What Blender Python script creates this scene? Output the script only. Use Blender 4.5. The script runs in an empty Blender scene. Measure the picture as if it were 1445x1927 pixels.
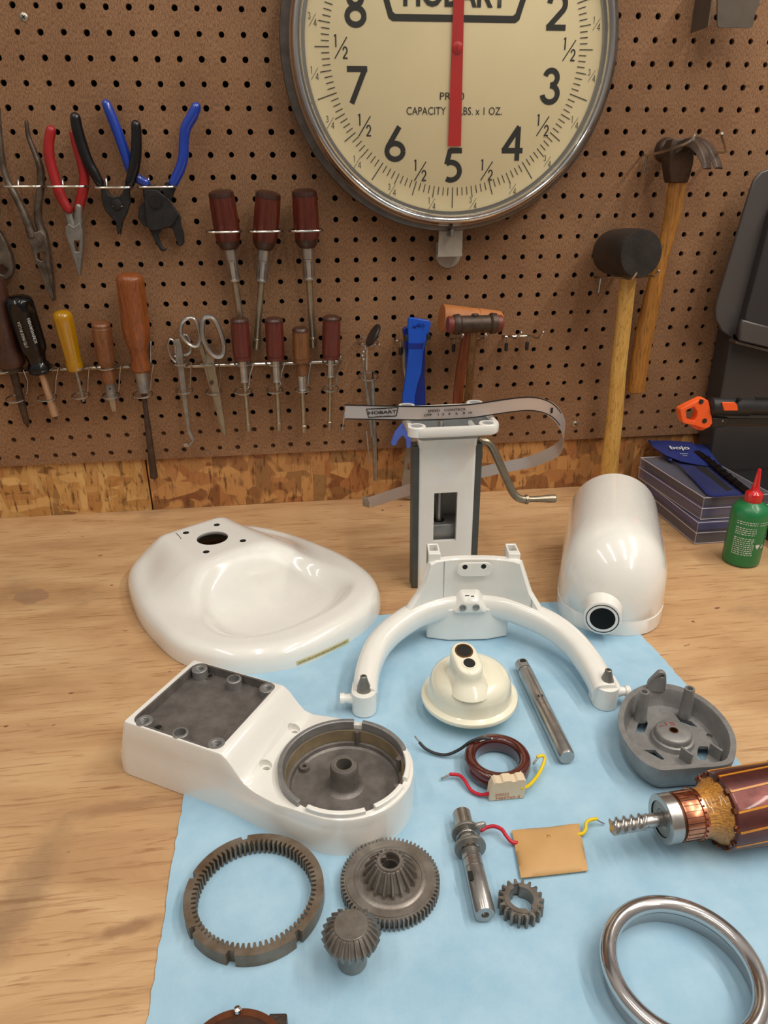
import bpy, math, random
import numpy as np
from mathutils import Vector as V, Matrix, geometry
R_ = math.radians; PI = math.pi; sin = math.sin; cos = math.cos
random.seed(7)
SC = bpy.context.scene
COL = SC.collection

# ------------------------------------------------------------------ camera, world, lamps, exposure
FPX = 1382.74
CAMPOS = V((0.29234, -1.02916, 0.44022))
CR = Matrix(((0.9924656, -0.1222895, -0.0075700), (-0.0567368, -0.4039411, -0.9130238), (0.1085953, 0.9065742, -0.4078360)))  # rows: right, down, forward
cam = bpy.data.cameras.new('camera'); cam.sensor_fit = 'VERTICAL'; cam.sensor_height = 36.0
cam.lens = FPX / 1927 * 36.0; cam.clip_start = 0.02
camo = bpy.data.objects.new('camera', cam); COL.objects.link(camo)
camo.matrix_world = Matrix.Translation(CAMPOS) @ Matrix((CR[0], -CR[1], -CR[2])).transposed().to_4x4()
SC.camera = camo
SC.view_settings.view_transform = 'Standard'; SC.view_settings.look = 'None'
SC.view_settings.exposure = 0.0; SC.view_settings.gamma = 1.0
SC.view_settings.use_curve_mapping = False

wd = bpy.data.worlds.new('world'); SC.world = wd; wd.use_nodes = True
_n = wd.node_tree.nodes; _l = wd.node_tree.links
_bg = _n['Background']; _bg.inputs[1].default_value = 0.47
_tc = _n.new('ShaderNodeTexCoord'); _sep = _n.new('ShaderNodeSeparateXYZ'); _l.new(_tc.outputs['Generated'], _sep.inputs[0])
_rp = _n.new('ShaderNodeValToRGB'); _mr = _n.new('ShaderNodeMapRange'); _mr.inputs[1].default_value = -1
_l.new(_sep.outputs[2], _mr.inputs[0]); _l.new(_mr.outputs[0], _rp.inputs[0]); _l.new(_rp.outputs[0], _bg.inputs[0])
_e = _rp.color_ramp.elements
_e[0].color = (0.10, 0.08, 0.065, 1); _e[1].color = (1.0, 0.96, 0.90, 1)
_k = _rp.color_ramp.elements.new(0.5); _k.color = (0.40, 0.35, 0.31, 1)
_k = _rp.color_ramp.elements.new(0.78); _k.color = (0.85, 0.78, 0.69, 1)

def tube_lamp(x, y, z, lx, ly, power, col=(1.0, 0.93, 0.83)):      # ceiling strip lights of the workshop
    l = bpy.data.lights.new('ceiling_strip_light', 'AREA'); l.shape = 'RECTANGLE'; l.size = lx; l.size_y = ly
    l.energy = power; l.color = col
    o = bpy.data.objects.new('ceiling_strip_light', l); COL.objects.link(o); o.location = (x, y, z)
    return o
for lx_, ly_, pw_ in ((-0.55, -0.95, 4.8), (0.15, -0.95, 4.8), (0.85, -0.95, 7.0), (1.55, -0.70, 16.5), (1.30, -1.95, 11.5)):
    tube_lamp(lx_, ly_, 1.72, 0.07, 1.25, pw_)

def ray(px, py): return CR.transposed() @ V(((px - 722.5) / FPX, (py - 963.5) / FPX, 1.0))
def T(px, py, z=0.0):                                              # photo point lying at height z above the bench
    d = ray(px, py); return CAMPOS + d * ((z - CAMPOS.z) / d.z)
def W(px, py, d=0.0):                                              # photo point lying d in front of the pegboard
    r = ray(px, py); return CAMPOS + r * ((-d - CAMPOS.y) / r.y)

# ------------------------------------------------------------------ materials
def lin(c):
    return tuple((x / 255 / 12.92) if x / 255 <= 0.04045 else ((x / 255 + 0.055) / 1.055) ** 2.4 for x in c)
class NT:
    def __init__(s, name):
        s.m = bpy.data.materials.new(name); s.m.use_nodes = True; s.t = s.m.node_tree; s.n = s.t.nodes; s.l = s.t.links
        s.b = s.n['Principled BSDF']; s.x = None
    def new(s, ty, **k):
        o = s.n.new(ty)
        for a, v in k.items(): setattr(o, a, v)
        return o
    def coord(s, scale=(1, 1, 1), rot=(0, 0, 0)):
        tc = s.new('ShaderNodeTexCoord'); mp = s.new('ShaderNodeMapping'); mp.inputs['Scale'].default_value = scale
        mp.inputs['Rotation'].default_value = rot
        s.l.new(tc.outputs['Object'], mp.inputs[0]); return mp.outputs[0]
    def noise(s, co, scale, detail=4, rough=0.6, dist=0.0):
        o = s.new('ShaderNodeTexNoise'); o.inputs['Scale'].default_value = scale; o.inputs['Detail'].default_value = detail
        o.inputs['Roughness'].default_value = rough; o.inputs['Distortion'].default_value = dist
        s.l.new(co, o.inputs['Vector']); return o.outputs['Fac']
    def ramp(s, f, stops):
        o = s.new('ShaderNodeValToRGB'); e = o.color_ramp.elements
        while len(e) < len(stops): e.new(0.5)
        for k, (p, c) in zip(e, stops):
            k.position = p; k.color = (*(c if isinstance(c, tuple) else (c, c, c)), 1)
        s.l.new(f, o.inputs[0]); return o.outputs[0]
    def mix(s, f, a, b, mode='MIX'):
        o = s.new('ShaderNodeMix', data_type='RGBA', blend_type=mode)
        for i, v in ((0, f), (6, a), (7, b)):
            if hasattr(v, 'links'): s.l.new(v, o.inputs[i])
            elif isinstance(v, tuple): o.inputs[i].default_value = (*v, 1)
            else: o.inputs[i].default_value = v
        return o.outputs[2]
    def bump(s, h, dist, strength=1.0):
        o = s.new('ShaderNodeBump'); o.inputs['Distance'].default_value = dist; o.inputs['Strength'].default_value = strength
        s.l.new(h, o.inputs['Height']); s.l.new(o.outputs[0], s.b.inputs['Normal'])
    def put(s, key, v):
        if hasattr(v, 'links'): s.l.new(v, s.b.inputs[key])
        elif isinstance(v, tuple): s.b.inputs[key].default_value = (*v, 1)
        else: s.b.inputs[key].default_value = v
def simple(name, rgb, rough=0.5, metal=0.0, var=0.12, scale=60.0, bump=0.0, bscale=400.0, coat=0.0, spec=0.5, rgb2=None):
    s = NT(name); co = s.coord(); c = lin(rgb); c2 = lin(rgb2) if rgb2 else tuple(x * (1 - var) for x in c)
    f = s.noise(co, scale); s.put('Base Color', s.ramp(f, [(0.35, c2), (0.65, c)]))
    s.put('Roughness', s.ramp(s.noise(co, scale * 1.7), [(0.3, max(rough - 0.05, 0.02)), (0.7, min(rough + 0.07, 1))])); s.put('Metallic', metal)
    s.put('Coat Weight', coat); s.b.inputs['Coat Roughness'].default_value = 0.06; s.put('Specular IOR Level', spec)
    if bump: s.bump(s.noise(co, bscale), bump)
    return s.m
def turned_wood(name, a, b, rough=0.4, stretch=(260, 260, 22), coat=0.25):
    s = NT(name); co = s.coord(stretch); f = s.noise(co, 1.0, 5, 0.7, 0.6)
    g = s.noise(s.coord((900, 900, 40)), 1.0, 2, 0.6)
    c = s.mix(s.ramp(g, [(0.36, 0.6), (0.44, 0.0)]), s.ramp(f, [(0.3, lin(a)), (0.7, lin(b))]), tuple(x * 0.35 for x in lin(a)))
    s.put('Base Color', c); s.put('Roughness', rough); s.put('Coat Weight', coat); s.b.inputs['Coat Roughness'].default_value = 0.15
    s.bump(f, 0.0003); return s.m
M = {}
M['enamel'] = simple('white_enamel', (240, 238, 232), 0.22, var=0.02, coat=0.9)
M['cream'] = simple('cream_enamel', (244, 240, 218), 0.22, var=0.02, coat=0.9)
M['plate_grey'] = simple('grey_primer_inside', (150, 152, 152), 0.6, var=0.2)
M['cast_dark'] = simple('dark_cast_metal', (130, 124, 120), 0.42, 0.45, 0.35, 70, 0.00025, 900)
M['cast'] = simple('cast_aluminium', (152, 151, 150), 0.40, 0.5, 0.2, 90, 0.00025, 1100)
M['gear'] = simple('oiled_gear_steel', (144, 137, 130), 0.34, 0.55, 0.3, 80, 0.0001, 700, rgb2=(118, 109, 100))
M['steel'] = simple('ground_steel', (186, 182, 178), 0.22, 0.85, 0.2, 60)
M['steel_dull'] = simple('dull_steel', (158, 153, 146), 0.36, 0.7, 0.28, 80, 0.0001, 800)
M['chrome'] = simple('chrome', (218, 216, 214), 0.10, 1.0, 0.04, 50)
M['satin'] = simple('satin_nickel', (206, 200, 198), 0.17, 0.95, 0.04, 50)
M['wire'] = simple('zinc_wire', (200, 198, 192), 0.2, 1.0, 0.15, 200)
M['black_steel'] = simple('black_oxide_steel', (52, 50, 50), 0.45, 0.5, 0.3, 100, 0.0002, 900)
M['old_steel'] = simple('worn_tool_steel', (122, 110, 98), 0.38, 0.6, 0.4, 60, 0.0002, 700, rgb2=(78, 66, 56))
M['iron'] = simple('brown_forged_iron', (86, 70, 60), 0.42, 0.5, 0.4, 70, 0.0004, 500)
M['red_grip'] = simple('red_vinyl', (165, 32, 34), 0.38, var=0.15, coat=0.1)
M['blue_grip'] = simple('blue_vinyl', (24, 62, 168), 0.2, var=0.1, coat=0.6)
M['black_grip'] = simple('black_vinyl', (18, 17, 18), 0.25, var=0.2, coat=0.3, spec=0.4)
M['black_plastic'] = simple('black_plastic', (34, 33, 34), 0.45, var=0.2)
M['black_gloss'] = simple('glossy_black_plastic', (12, 12, 15), 0.16, var=0.1, coat=0.35, spec=0.3)
M['rubber'] = simple('black_rubber', (46, 41, 39), 0.42, var=0.35, scale=30, bump=0.0005, bscale=200)
M['ink'] = simple('black_ink', (20, 19, 18), 0.5, var=0.0)
M['white_ink'] = simple('white_ink', (215, 218, 215), 0.5, var=0.0)
M['red_paint'] = simple('red_paint', (196, 22, 20), 0.4, var=0.12, scale=30)
M['dial'] = simple('cream_dial', (240, 224, 186), 0.5, var=0.05, scale=10)
M['red_plastic'] = simple('red_plastic', (205, 22, 28), 0.2, var=0.05, coat=0.5)
M['green_plastic'] = simple('green_plastic', (22, 120, 68), 0.35, var=0.05, coat=0.2)
M['orange_plastic'] = simple('orange_plastic', (248, 98, 40), 0.4, var=0.05)
M['blue_plastic'] = simple('blue_plastic', (22, 84, 200), 0.35, var=0.06)
M['blue_plastic_dark'] = simple('deep_blue_plastic', (16, 44, 140), 0.35, var=0.06)
M['blue_plastic_pale'] = simple('worn_blue_plastic', (84, 112, 206), 0.45, var=0.1)
M['brown_varnish'] = simple('brown_varnish', (84, 30, 24), 0.14, var=0.25, scale=40, coat=0.9)
M['ceramic'] = simple('beige_ceramic', (226, 206, 176), 0.6, var=0.08)
M['kraft'] = simple('brown_kraft_paper', (204, 160, 104), 0.6, var=0.1, scale=25, bump=0.0004, bscale=60)
M['yellow_wire'] = simple('yellow_insulation', (236, 204, 24), 0.35, var=0.05)
M['red_wire'] = simple('red_insulation', (196, 22, 44), 0.35, var=0.05)
M['black_wire'] = simple('black_insulation', (44, 42, 44), 0.4, var=0.1)
M['copper'] = simple('copper', (226, 146, 112), 0.22, 1.0, 0.2, 60)
M['tan_leather'] = simple('tan_rawhide', (186, 116, 62), 0.55, var=0.22, scale=30, bump=0.0006, bscale=90)
M['brass'] = simple('aged_nickel', (164, 152, 132), 0.28, 0.8, 0.2, 60)
M['bronze'] = simple('bronze_bush', (120, 84, 50), 0.4, 0.9, 0.3, 80)
M['shaft_tan'] = simple('tan_coated_shaft', (196, 160, 128), 0.35, 0.5, 0.15, 60)
M['rust'] = simple('brown_stained_metal', (112, 62, 32), 0.45, 0.5, 0.4, 50, rgb2=(70, 42, 28))
M['tab_paint'] = simple('grey_painted_steel', (176, 168, 156), 0.6, var=0.2, scale=50)
M['machine'] = simple('grey_painted_sheet', (92, 87, 86), 0.38, 0.35, 0.12, 8)
M['machine_dark'] = simple('dark_painted_sheet', (70, 67, 68), 0.3, 0.35, 0.1, 10)
M['galv'] = simple('dull_grey_sheet', (108, 98, 88), 0.5, 0.5, 0.15, 30)
M['hole'] = simple('hole_shade_black', (16, 14, 13), 0.7, var=0.1)  # near-black colour standing in for the shade inside holes and slots
M['blue_cloth'] = simple('navy_vinyl', (38, 52, 120), 0.42, var=0.12, scale=30)
M['label_yellow'] = simple('yellowed_label', (218, 204, 150), 0.55, var=0.08)
M['red_wood'] = turned_wood('rosewood', (66, 20, 13), (104, 38, 22))
M['red_wood2'] = turned_wood('lacquered_red_wood', (84, 30, 26), (108, 44, 34))
M['dark_wood'] = turned_wood('dark_end_wood', (44, 22, 16), (68, 36, 24))
M['brown_wood'] = turned_wood('brown_wood', (98, 62, 34), (140, 92, 52))
M['amber_wood'] = turned_wood('amber_wood', (122, 64, 26), (154, 84, 38))
M['mid_wood'] = turned_wood('worn_brown_wood', (112, 66, 38), (142, 90, 56))
M['dark_brown_wood'] = turned_wood('walnut_brown_wood', (54, 30, 22), (80, 46, 32))
M['hickory'] = turned_wood('pale_hickory', (196, 146, 66), (226, 184, 104), 0.45, (200, 200, 9))
M['hickory_dark'] = turned_wood('stained_hickory', (140, 88, 30), (196, 136, 58), 0.5, (240, 240, 10))
M['old_handle'] = turned_wood('grimy_handle_wood', (78, 50, 22), (132, 88, 38), 0.55, (300, 300, 20))
M['mallet_handle'] = turned_wood('red_brown_handle', (120, 56, 22), (140, 70, 30), 0.4, (200, 200, 14))

def glassy(name, tint, rough, fac, ior=0.05):
    s = NT(name); s.n.remove(s.b)
    tr = s.new('ShaderNodeBsdfTransparent'); tr.inputs[0].default_value = (*tint, 1)
    gl = s.new('ShaderNodeBsdfGlossy'); gl.inputs['Roughness'].default_value = rough
    df = s.new('ShaderNodeBsdfDiffuse'); df.inputs[0].default_value = (*lin((180, 174, 180)), 1)
    fr = s.new('ShaderNodeValue'); fr.outputs[0].default_value = ior
    m1 = s.new('ShaderNodeMixShader'); m1.inputs[0].default_value = fac; s.l.new(tr.outputs[0], m1.inputs[1]); s.l.new(df.outputs[0], m1.inputs[2])
    m2 = s.new('ShaderNodeMixShader'); s.l.new(fr.outputs[0], m2.inputs[0]); s.l.new(m1.outputs[0], m2.inputs[1]); s.l.new(gl.outputs[0], m2.inputs[2])
    s.l.new(m2.outputs[0], s.n['Material Output'].inputs[0]); return s.m
M['glass'] = glassy('dial_glass', (0.97, 0.97, 0.95), 0.03, 0.0)
M['frosty'] = glassy('clear_case_plastic', (0.86, 0.86, 0.92), 0.2, 0.17)
M['pouch_clear'] = glassy('clear_vinyl', (0.92, 0.92, 0.95), 0.08, 0.03)
def _amber():
    s = NT('amber_acetate'); s.put('Base Color', lin((214, 160, 12))); s.put('Roughness', 0.12); s.put('Transmission Weight', 0.45); s.put('Coat Weight', 0.5)
    s.put('Subsurface Weight', 0.2); s.b.inputs['Subsurface Scale'].default_value = 0.01; return s.m
M['amber'] = _amber()

def _pegboard():
    s = NT('brown_hardboard'); co = s.coord()
    f = s.noise(co, 9, 4, 0.55); g = s.noise(s.coord((850, 850, 260)), 1.0, 2, 0.7)
    base = s.ramp(f, [(0.3, lin((144, 106, 76))), (0.7, lin((168, 128, 94)))])
    s.put('Base Color', s.mix(s.ramp(g, [(0.36, 0.65), (0.58, 0.0)]), base, lin((86, 56, 38))))
    s.put('Roughness', 0.62); s.put('Specular IOR Level', 0.3); s.bump(g, 0.0010, 0.8); return s.m
M['pegboard'] = _pegboard()
def _osb(name, rnd, a, b, c, stretch):
    s = NT(name)
    def layer(rot, sc):
        v = s.new('ShaderNodeTexVoronoi'); v.inputs['Scale'].default_value = 1.0; v.inputs['Randomness'].default_value = 1.0
        s.l.new(s.coord(sc, (0, rot, 0)), v.inputs['Vector']); return v
    v1 = layer(rnd, stretch); v2 = layer(rnd + 1.05, (stretch[2], stretch[1], stretch[0]))
    sel = s.ramp(s.noise(s.coord((24, 24, 24)), 1, 2), [(0.47, 0.0), (0.53, 1.0)])
    sp1 = s.new('ShaderNodeSeparateColor'); s.l.new(v1.outputs['Color'], sp1.inputs[0])
    sp2 = s.new('ShaderNodeSeparateColor'); s.l.new(v2.outputs['Color'], sp2.inputs[0])
    r = [(0.0, lin(a)), (0.35, lin(b)), (0.7, lin(c)), (1.0, tuple(x * 0.55 for x in lin(b)))]
    cc = s.mix(sel, s.ramp(sp1.outputs[0], r), s.ramp(sp2.outputs[1], r))
    g = s.noise(s.coord((160, 160, 40)), 1, 5, 0.7)
    cc = s.mix(s.ramp(g, [(0.34, 0.85), (0.47, 0.0)]), cc, lin((72, 36, 18)))
    s.put('Base Color', cc); s.put('Roughness', 0.55); s.bump(g, 0.001); return s.m
M['osb_a'] = _osb('strand_board', 0.0, (206, 158, 92), (178, 124, 66), (222, 178, 112), (95, 60, 24))
M['osb_b'] = _osb('strand_board_red', 0.7, (168, 108, 62), (204, 152, 92), (132, 80, 44), (52, 45, 22))
def _ply():
    s = NT('worn_plywood')
    f = s.noise(s.coord((3.0, 11, 8)), 1.0, 6, 0.58, 1.8)
    g = s.noise(s.coord((16, 260, 60)), 1.0, 4, 0.65, 0.8)
    h = s.noise(s.coord((5, 8, 8)), 1.0, 3, 0.5)
    c = s.ramp(f, [(0.30, lin((180, 138, 98))), (0.5, lin((200, 160, 116))), (0.70, lin((214, 178, 134)))])
    c = s.mix(s.ramp(g, [(0.32, 0.8), (0.46, 0.0)]), c, lin((156, 110, 72)))
    c = s.mix(s.ramp(h, [(0.56, 0.0), (0.68, 0.45)]), c, lin((158, 116, 76)))
    st = s.noise(s.coord((2.2, 3.2, 1), (0, 0, 0.4)), 1.6, 5, 0.7)      # oil stains
    c = s.mix(s.ramp(st, [(0.57, 0.0), (0.66, 0.4)]), c, lin((128, 108, 88)))
    d = s.noise(s.coord((55, 75, 10)), 1.0, 2, 0.5)
    c = s.mix(s.ramp(d, [(0.72, 0.0), (0.76, 0.8)]), c, lin((92, 58, 40)))
    def spot(c, cx, cy, sx, sy, col, amt, soft, rot=0.0):           # stains with a shape of their own
        mp = s.new('ShaderNodeMapping'); mp.vector_type = 'TEXTURE'; tc = s.new('ShaderNodeTexCoord'); s.l.new(tc.outputs['Object'], mp.inputs[0])
        mp.inputs['Location'].default_value = (cx, cy, 0); mp.inputs['Scale'].default_value = (sx, sy, 1); mp.inputs['Rotation'].default_value = (0, 0, rot)
        ln = s.new('ShaderNodeVectorMath', operation='LENGTH'); s.l.new(mp.outputs[0], ln.inputs[0])
        ad = s.new('ShaderNodeMath', operation='MULTIPLY_ADD'); s.l.new(s.noise(s.coord((70, 70, 10)), 1, 4, 0.6), ad.inputs[0]); ad.inputs[1].default_value = 0.9; s.l.new(ln.outputs['Value'], ad.inputs[2])
        sc_ = s.new('ShaderNodeMath', operation='MULTIPLY'); sc_.inputs[1].default_value = 0.6; s.l.new(ad.outputs[0], sc_.inputs[0])
        return s.mix(s.ramp(sc_.outputs[0], [(0.78 - soft * 0.6, amt), (0.80, 0.0)]), c, lin(col))
    c = spot(c, -0.4807, 0.2145, 0.0245, 0.0190, (150, 118, 92), 0.65, 0.03)
    c = spot(c, -0.362, -0.200, 0.026, 0.085, (128, 104, 78), 0.5, 0.6, -0.15)
    c = spot(c, -0.315, -0.130, 0.060, 0.010, (140, 104, 74), 0.5, 0.5, 0.1)
    c = spot(c, -0.285, -0.235, 0.034, 0.008, (122, 82, 54), 0.6, 0.5, 0.2)
    s.put('Base Color', c); s.put('Roughness', 0.5); s.put('Coat Weight', 0.08); s.b.inputs['Coat Roughness'].default_value = 0.3
    s.bump(g, 0.0005, 0.7); return s.m
M['ply'] = _ply()
def _pad():
    s = NT('blue_shop_pad'); f = s.noise(s.coord(), 420, 4, 0.7); g = s.noise(s.coord(), 26, 4, 0.6)
    s.put('Base Color', s.ramp(g, [(0.3, lin((152, 190, 214))), (0.7, lin((172, 204, 224)))])); s.put('Roughness', 0.85); s.put('Specular IOR Level', 0.2)
    h = s.mix(0.75, f, g); s.bump(h, 0.0012, 0.8); return s.m
M['pad'] = _pad()

# ------------------------------------------------------------------ mesh helpers
def frame_of(axis, hint=None):
    z = V(axis).normalized(); h = V(hint) if hint else (V((0, 0, 1)) if abs(z.z) < 0.9 else V((1, 0, 0)))
    x = (h - z * h.dot(z)).normalized(); y = z.cross(x); return x, y, z
class MB:
    def __init__(s): s.v = []; s.f = []; s.mi = []; s.cur = 0
    def pts(s, L):
        n = len(s.v); s.v.extend([tuple(p) for p in L]); return n
    def face(s, *ix): s.f.append(tuple(ix)); s.mi.append(s.cur)
    def bridge(s, a, b, n, closed=True):
        for i in range(n if closed else n - 1):
            j = (i + 1) % n; s.face(a + i, a + j, b + j, b + i)
    def loft(s, rings, caps=(True, True), closed=True, loop=False):
        n = len(rings[0]); idx = [s.pts(r) for r in rings]
        for a, b in zip(idx[:-1], idx[1:]): s.bridge(a, b, n, closed)
        if loop: s.bridge(idx[-1], idx[0], n, closed)
        if caps[0] and not loop: s.face(*[idx[0] + i for i in range(n)][::-1])
        if caps[1] and not loop: s.face(*[idx[-1] + i for i in range(n)])
        return s
    def lathe(s, prof, p0, axis, n=32, caps=(True, True), hint=None, flute=0, fd=0.0, a0=0.0):
        x, y, z = frame_of(axis, hint); p0 = V(p0)
        if len(prof) == 2 and abs(prof[0][1] - prof[1][1]) < 0.0003 and min(prof[0][0], prof[1][0]) < 1e-6: caps = (False, False)
        rings = []
        for pr in prof:
            r, h = pr[0], pr[1]; fl = pr[2] if len(pr) > 2 else 0.0
            R = max(r, 1e-5)
            rings.append([p0 + z * h + (x * cos(a) + y * sin(a)) * (R * (1 - fl * fd * (0.5 - 0.5 * cos(a * flute)))) for a in [a0 + 2 * PI * i / n for i in range(n)]])
        return s.loft(rings, caps)
    def turned(s, p0, p1, prof, n=24, **k):                     # profile given as (r, share of p0->p1)
        p0, p1 = V(p0), V(p1); L = (p1 - p0).length
        return s.lathe([(q[0], q[1] * L, *q[2:]) for q in prof], p0, p1 - p0, n, **k)
    def rod(s, p0, p1, r, r1=None, n=16): return s.turned(p0, p1, [(r, 0), (r if r1 is None else r1, 1)], n)
    def torus(s, c, axis, R, r, n=48, m=12, hint=None, sy=1.0):
        x, y, z = frame_of(axis, hint); c = V(c)
        rings = [[c + (x * cos(a) + y * sin(a) * sy) * (R + r * cos(b)) + z * r * sin(b) for b in [2 * PI * j / m for j in range(m)]] for a in [2 * PI * i / n for i in range(n)]]
        return s.loft(rings, loop=True)
    def tube(s, P, r, n=10, caps=(True, True), closed=False, flat=None, up=None, dome=False):
        P = [V(p) for p in P]; rs = list(r) if isinstance(r, (list, tuple)) else [r] * len(P)
        if dome:                                                    # rounded ends
            t0 = (P[0] - P[1]).normalized(); t1 = (P[-1] - P[-2]).normalized(); a, b, ra, rb = P[0], P[-1], rs[0], rs[-1]
            pre = [(a + t0 * ra * sin(q) , ra * cos(q)) for q in (1.5, 1.25, 0.9, 0.45)]; post = [(b + t1 * rb * sin(q), rb * cos(q)) for q in (0.45, 0.9, 1.25, 1.5)]
            P = [q[0] for q in pre] + P + [q[0] for q in post]; rs = [q[1] for q in pre] + rs + [q[1] for q in post]
        m = len(P)
        ts = []
        for i in range(m):
            a = P[i - 1] if (i > 0 or closed) else P[i]; b = P[(i + 1) % m] if (i < m - 1 or closed) else P[i]
            ts.append((b - a).normalized())
        x, _, _ = frame_of(ts[0], up); rings = []
        for i in range(m):
            if up is not None: u = V(up); x = (u - ts[i] * u.dot(ts[i])).normalized()
            else: x = (x - ts[i] * x.dot(ts[i])).normalized()
            y = ts[i].cross(x); fx = flat or 1.0
            rings.append([P[i] + x * cos(a) * rs[i] * fx + y * sin(a) * rs[i] for a in [2 * PI * j / n for j in range(n)]])
        return s.loft(rings, caps, loop=closed)
    def sweep(s, P, sec, up=(0, 0, 1), scale=None, caps=(True, True), closed=False):
        """sec: list of (side, up) offsets swept along the path"""
        P = [V(p) for p in P]; m = len(P); rings = []
        for i in range(m):
            a = P[i - 1] if (i > 0 or closed) else P[i]; b = P[(i + 1) % m] if (i < m - 1 or closed) else P[i]
            t = (b - a).normalized(); u = V(up); u = (u - t * u.dot(t)).normalized(); sd = t.cross(u)
            k = scale[i] if scale else (1, 1)
            rings.append([P[i] + sd * q[0] * k[0] + u * q[1] * k[1] for q in sec])
        return s.loft(rings, caps, loop=closed)
    def box(s, c, size, ax=None):
        x, y, z = ax or (V((1, 0, 0)), V((0, 1, 0)), V((0, 0, 1))); c = V(c); hx, hy, hz = [q / 2 for q in size]
        r = [[c + x * a + y * b + z * h for a, b in ((-hx, -hy), (hx, -hy), (hx, hy), (-hx, hy))] for h in (-hz, hz)]
        return s.loft(r)
    def prism(s, loops, o, x, y, z, h0, h1):
        """loops: outer polygon then holes, 2D; extruded along z from h0 to h1"""
        o = V(o); loops = [list(l) for l in loops]
        tri = geometry.tessellate_polygon([[V((p[0], p[1], 0)) for p in l] for l in loops])
        flat = [p for l in loops for p in l]
        a = s.pts([o + x * p[0] + y * p[1] + z * h0 for p in flat]); b = s.pts([o + x * p[0] + y * p[1] + z * h1 for p in flat])
        for t in tri:
            s.face(a + t[2], a + t[1], a + t[0]); s.face(b + t[0], b + t[1], b + t[2])
        k = 0
        for l in loops:
            n = len(l)
            for i in range(n): j = (i + 1) % n; s.face(a + k + i, a + k + j, b + k + j, b + k + i)
            k += n
        return s
X3, Y3, Z3 = V((1, 0, 0)), V((0, 1, 0)), V((0, 0, 1))
def circ2(r, n=32, c=(0, 0), a0=0): return [(c[0] + r * cos(a0 + 2 * PI * i / n), c[1] + r * sin(a0 + 2 * PI * i / n)) for i in range(n)]
def rrect(w, h, r, n=6, c=(0, 0)):
    L = []
    for (sx, sy, a) in ((1, 1, 0), (-1, 1, 90), (-1, -1, 180), (1, -1, 270)):
        for i in range(n + 1):
            t = R_(a + 90 * i / n); L.append((c[0] + sx * (w / 2 - r) + r * cos(t), c[1] + sy * (h / 2 - r) + r * sin(t)))
    return L
def smooth_pts(P, k=4, closed=False):                            # Catmull-Rom through the points
    P = [V(p) for p in P]; n = len(P); out = []
    for i in range(n if closed else n - 1):
        g = lambda j: P[j % n] if closed else P[min(max(j, 0), n - 1)]
        p0, p1, p2, p3 = g(i - 1), g(i), g(i + 1), g(i + 2)
        for q in range(k):
            t = q / k; out.append(0.5 * ((2 * p1) + (p2 - p0) * t + (2 * p0 - 5 * p1 + 4 * p2 - p3) * t * t + (3 * p1 - p0 - 3 * p2 + p3) * t ** 3))
    if not closed: out.append(P[-1])
    return out
ORG = {}
def build(name, mb, mat, parent=None, smooth=35, bevel=0.0, seg=2, sub=0, fix=True):
    org = V(ORG.get(parent.name, (0, 0, 0))) if parent else V((0, 0, 0))
    me = bpy.data.meshes.new(name); me.from_pydata([tuple(V(p) - org) for p in mb.v], [], mb.f)
    mats = mat if isinstance(mat, (list, tuple)) else [mat]
    for m in mats: me.materials.append(m)
    if len(mats) > 1: me.polygons.foreach_set('material_index', mb.mi)
    import bmesh as bmm
    if fix:
        b = bmm.new(); b.from_mesh(me); bmm.ops.remove_doubles(b, verts=b.verts, dist=1e-6); bmm.ops.recalc_face_normals(b, faces=b.faces); b.to_mesh(me); b.free()
    if smooth:
        me.polygons.foreach_set('use_smooth', [True] * len(me.polygons)); me.set_sharp_from_angle(angle=R_(smooth))
    me.update()
    o = bpy.data.objects.new(name, me); COL.objects.link(o)
    if parent: o.parent = parent; ORG[o.name] = org
    if bevel:
        md = o.modifiers.new('bevel', 'BEVEL'); md.width = bevel; md.segments = seg; md.limit_method = 'ANGLE'; md.angle_limit = R_(40)
        md.use_clamp_overlap = True; md.harden_normals = False
    if sub:
        md = o.modifiers.new('sub', 'SUBSURF'); md.levels = sub; md.render_levels = sub
    return o
def tag(o, label, cat, group=None, kind=None):
    if label: o['label'] = label
    if cat: o['category'] = cat
    if group: o['group'] = group
    if kind: o['kind'] = kind
    return o
def thing(name, loc, label, cat, group=None):
    o = bpy.data.objects.new(name, None); o.empty_display_size = 0.02; COL.objects.link(o); o.location = loc
    ORG[o.name] = V(loc); return tag(o, label, cat, group)
def cut(o, cutters, mat_from=True):
    """boolean-subtract the cutter meshes (MB) from o, baked into its mesh"""
    org = V(ORG.get(o.name, (0, 0, 0)))
    tmp = []
    for c in cutters:
        me = bpy.data.meshes.new('cutter'); me.from_pydata([tuple(V(p) - org) for p in c.v], [], c.f)
        import bmesh as bmm
        b = bmm.new(); b.from_mesh(me); bmm.ops.remove_doubles(b, verts=b.verts, dist=1e-6); bmm.ops.recalc_face_normals(b, faces=b.faces); b.to_mesh(me); b.free()
        t = bpy.data.objects.new('cutter', me); COL.objects.link(t); t.parent = o.parent; tmp.append(t)
        md = o.modifiers.new('cut', 'BOOLEAN'); md.operation = 'DIFFERENCE'; md.object = t; md.solver = 'EXACT'
    bpy.context.view_layer.update(); dg = bpy.context.evaluated_depsgraph_get()
    me = bpy.data.meshes.new_from_object(o.evaluated_get(dg)); o.modifiers.clear(); o.data = me
    me.polygons.foreach_set('use_smooth', [True] * len(me.polygons)); me.set_sharp_from_angle(angle=R_(35))
    for t in tmp: bpy.data.objects.remove(t)
    return o
def copy_tree(o, parent=None, name=None):
    c = o.copy(); COL.objects.link(c); c.parent = parent
    for ch in [q for q in bpy.data.objects if q.parent == o]: copy_tree(ch, c)
    return c
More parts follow.
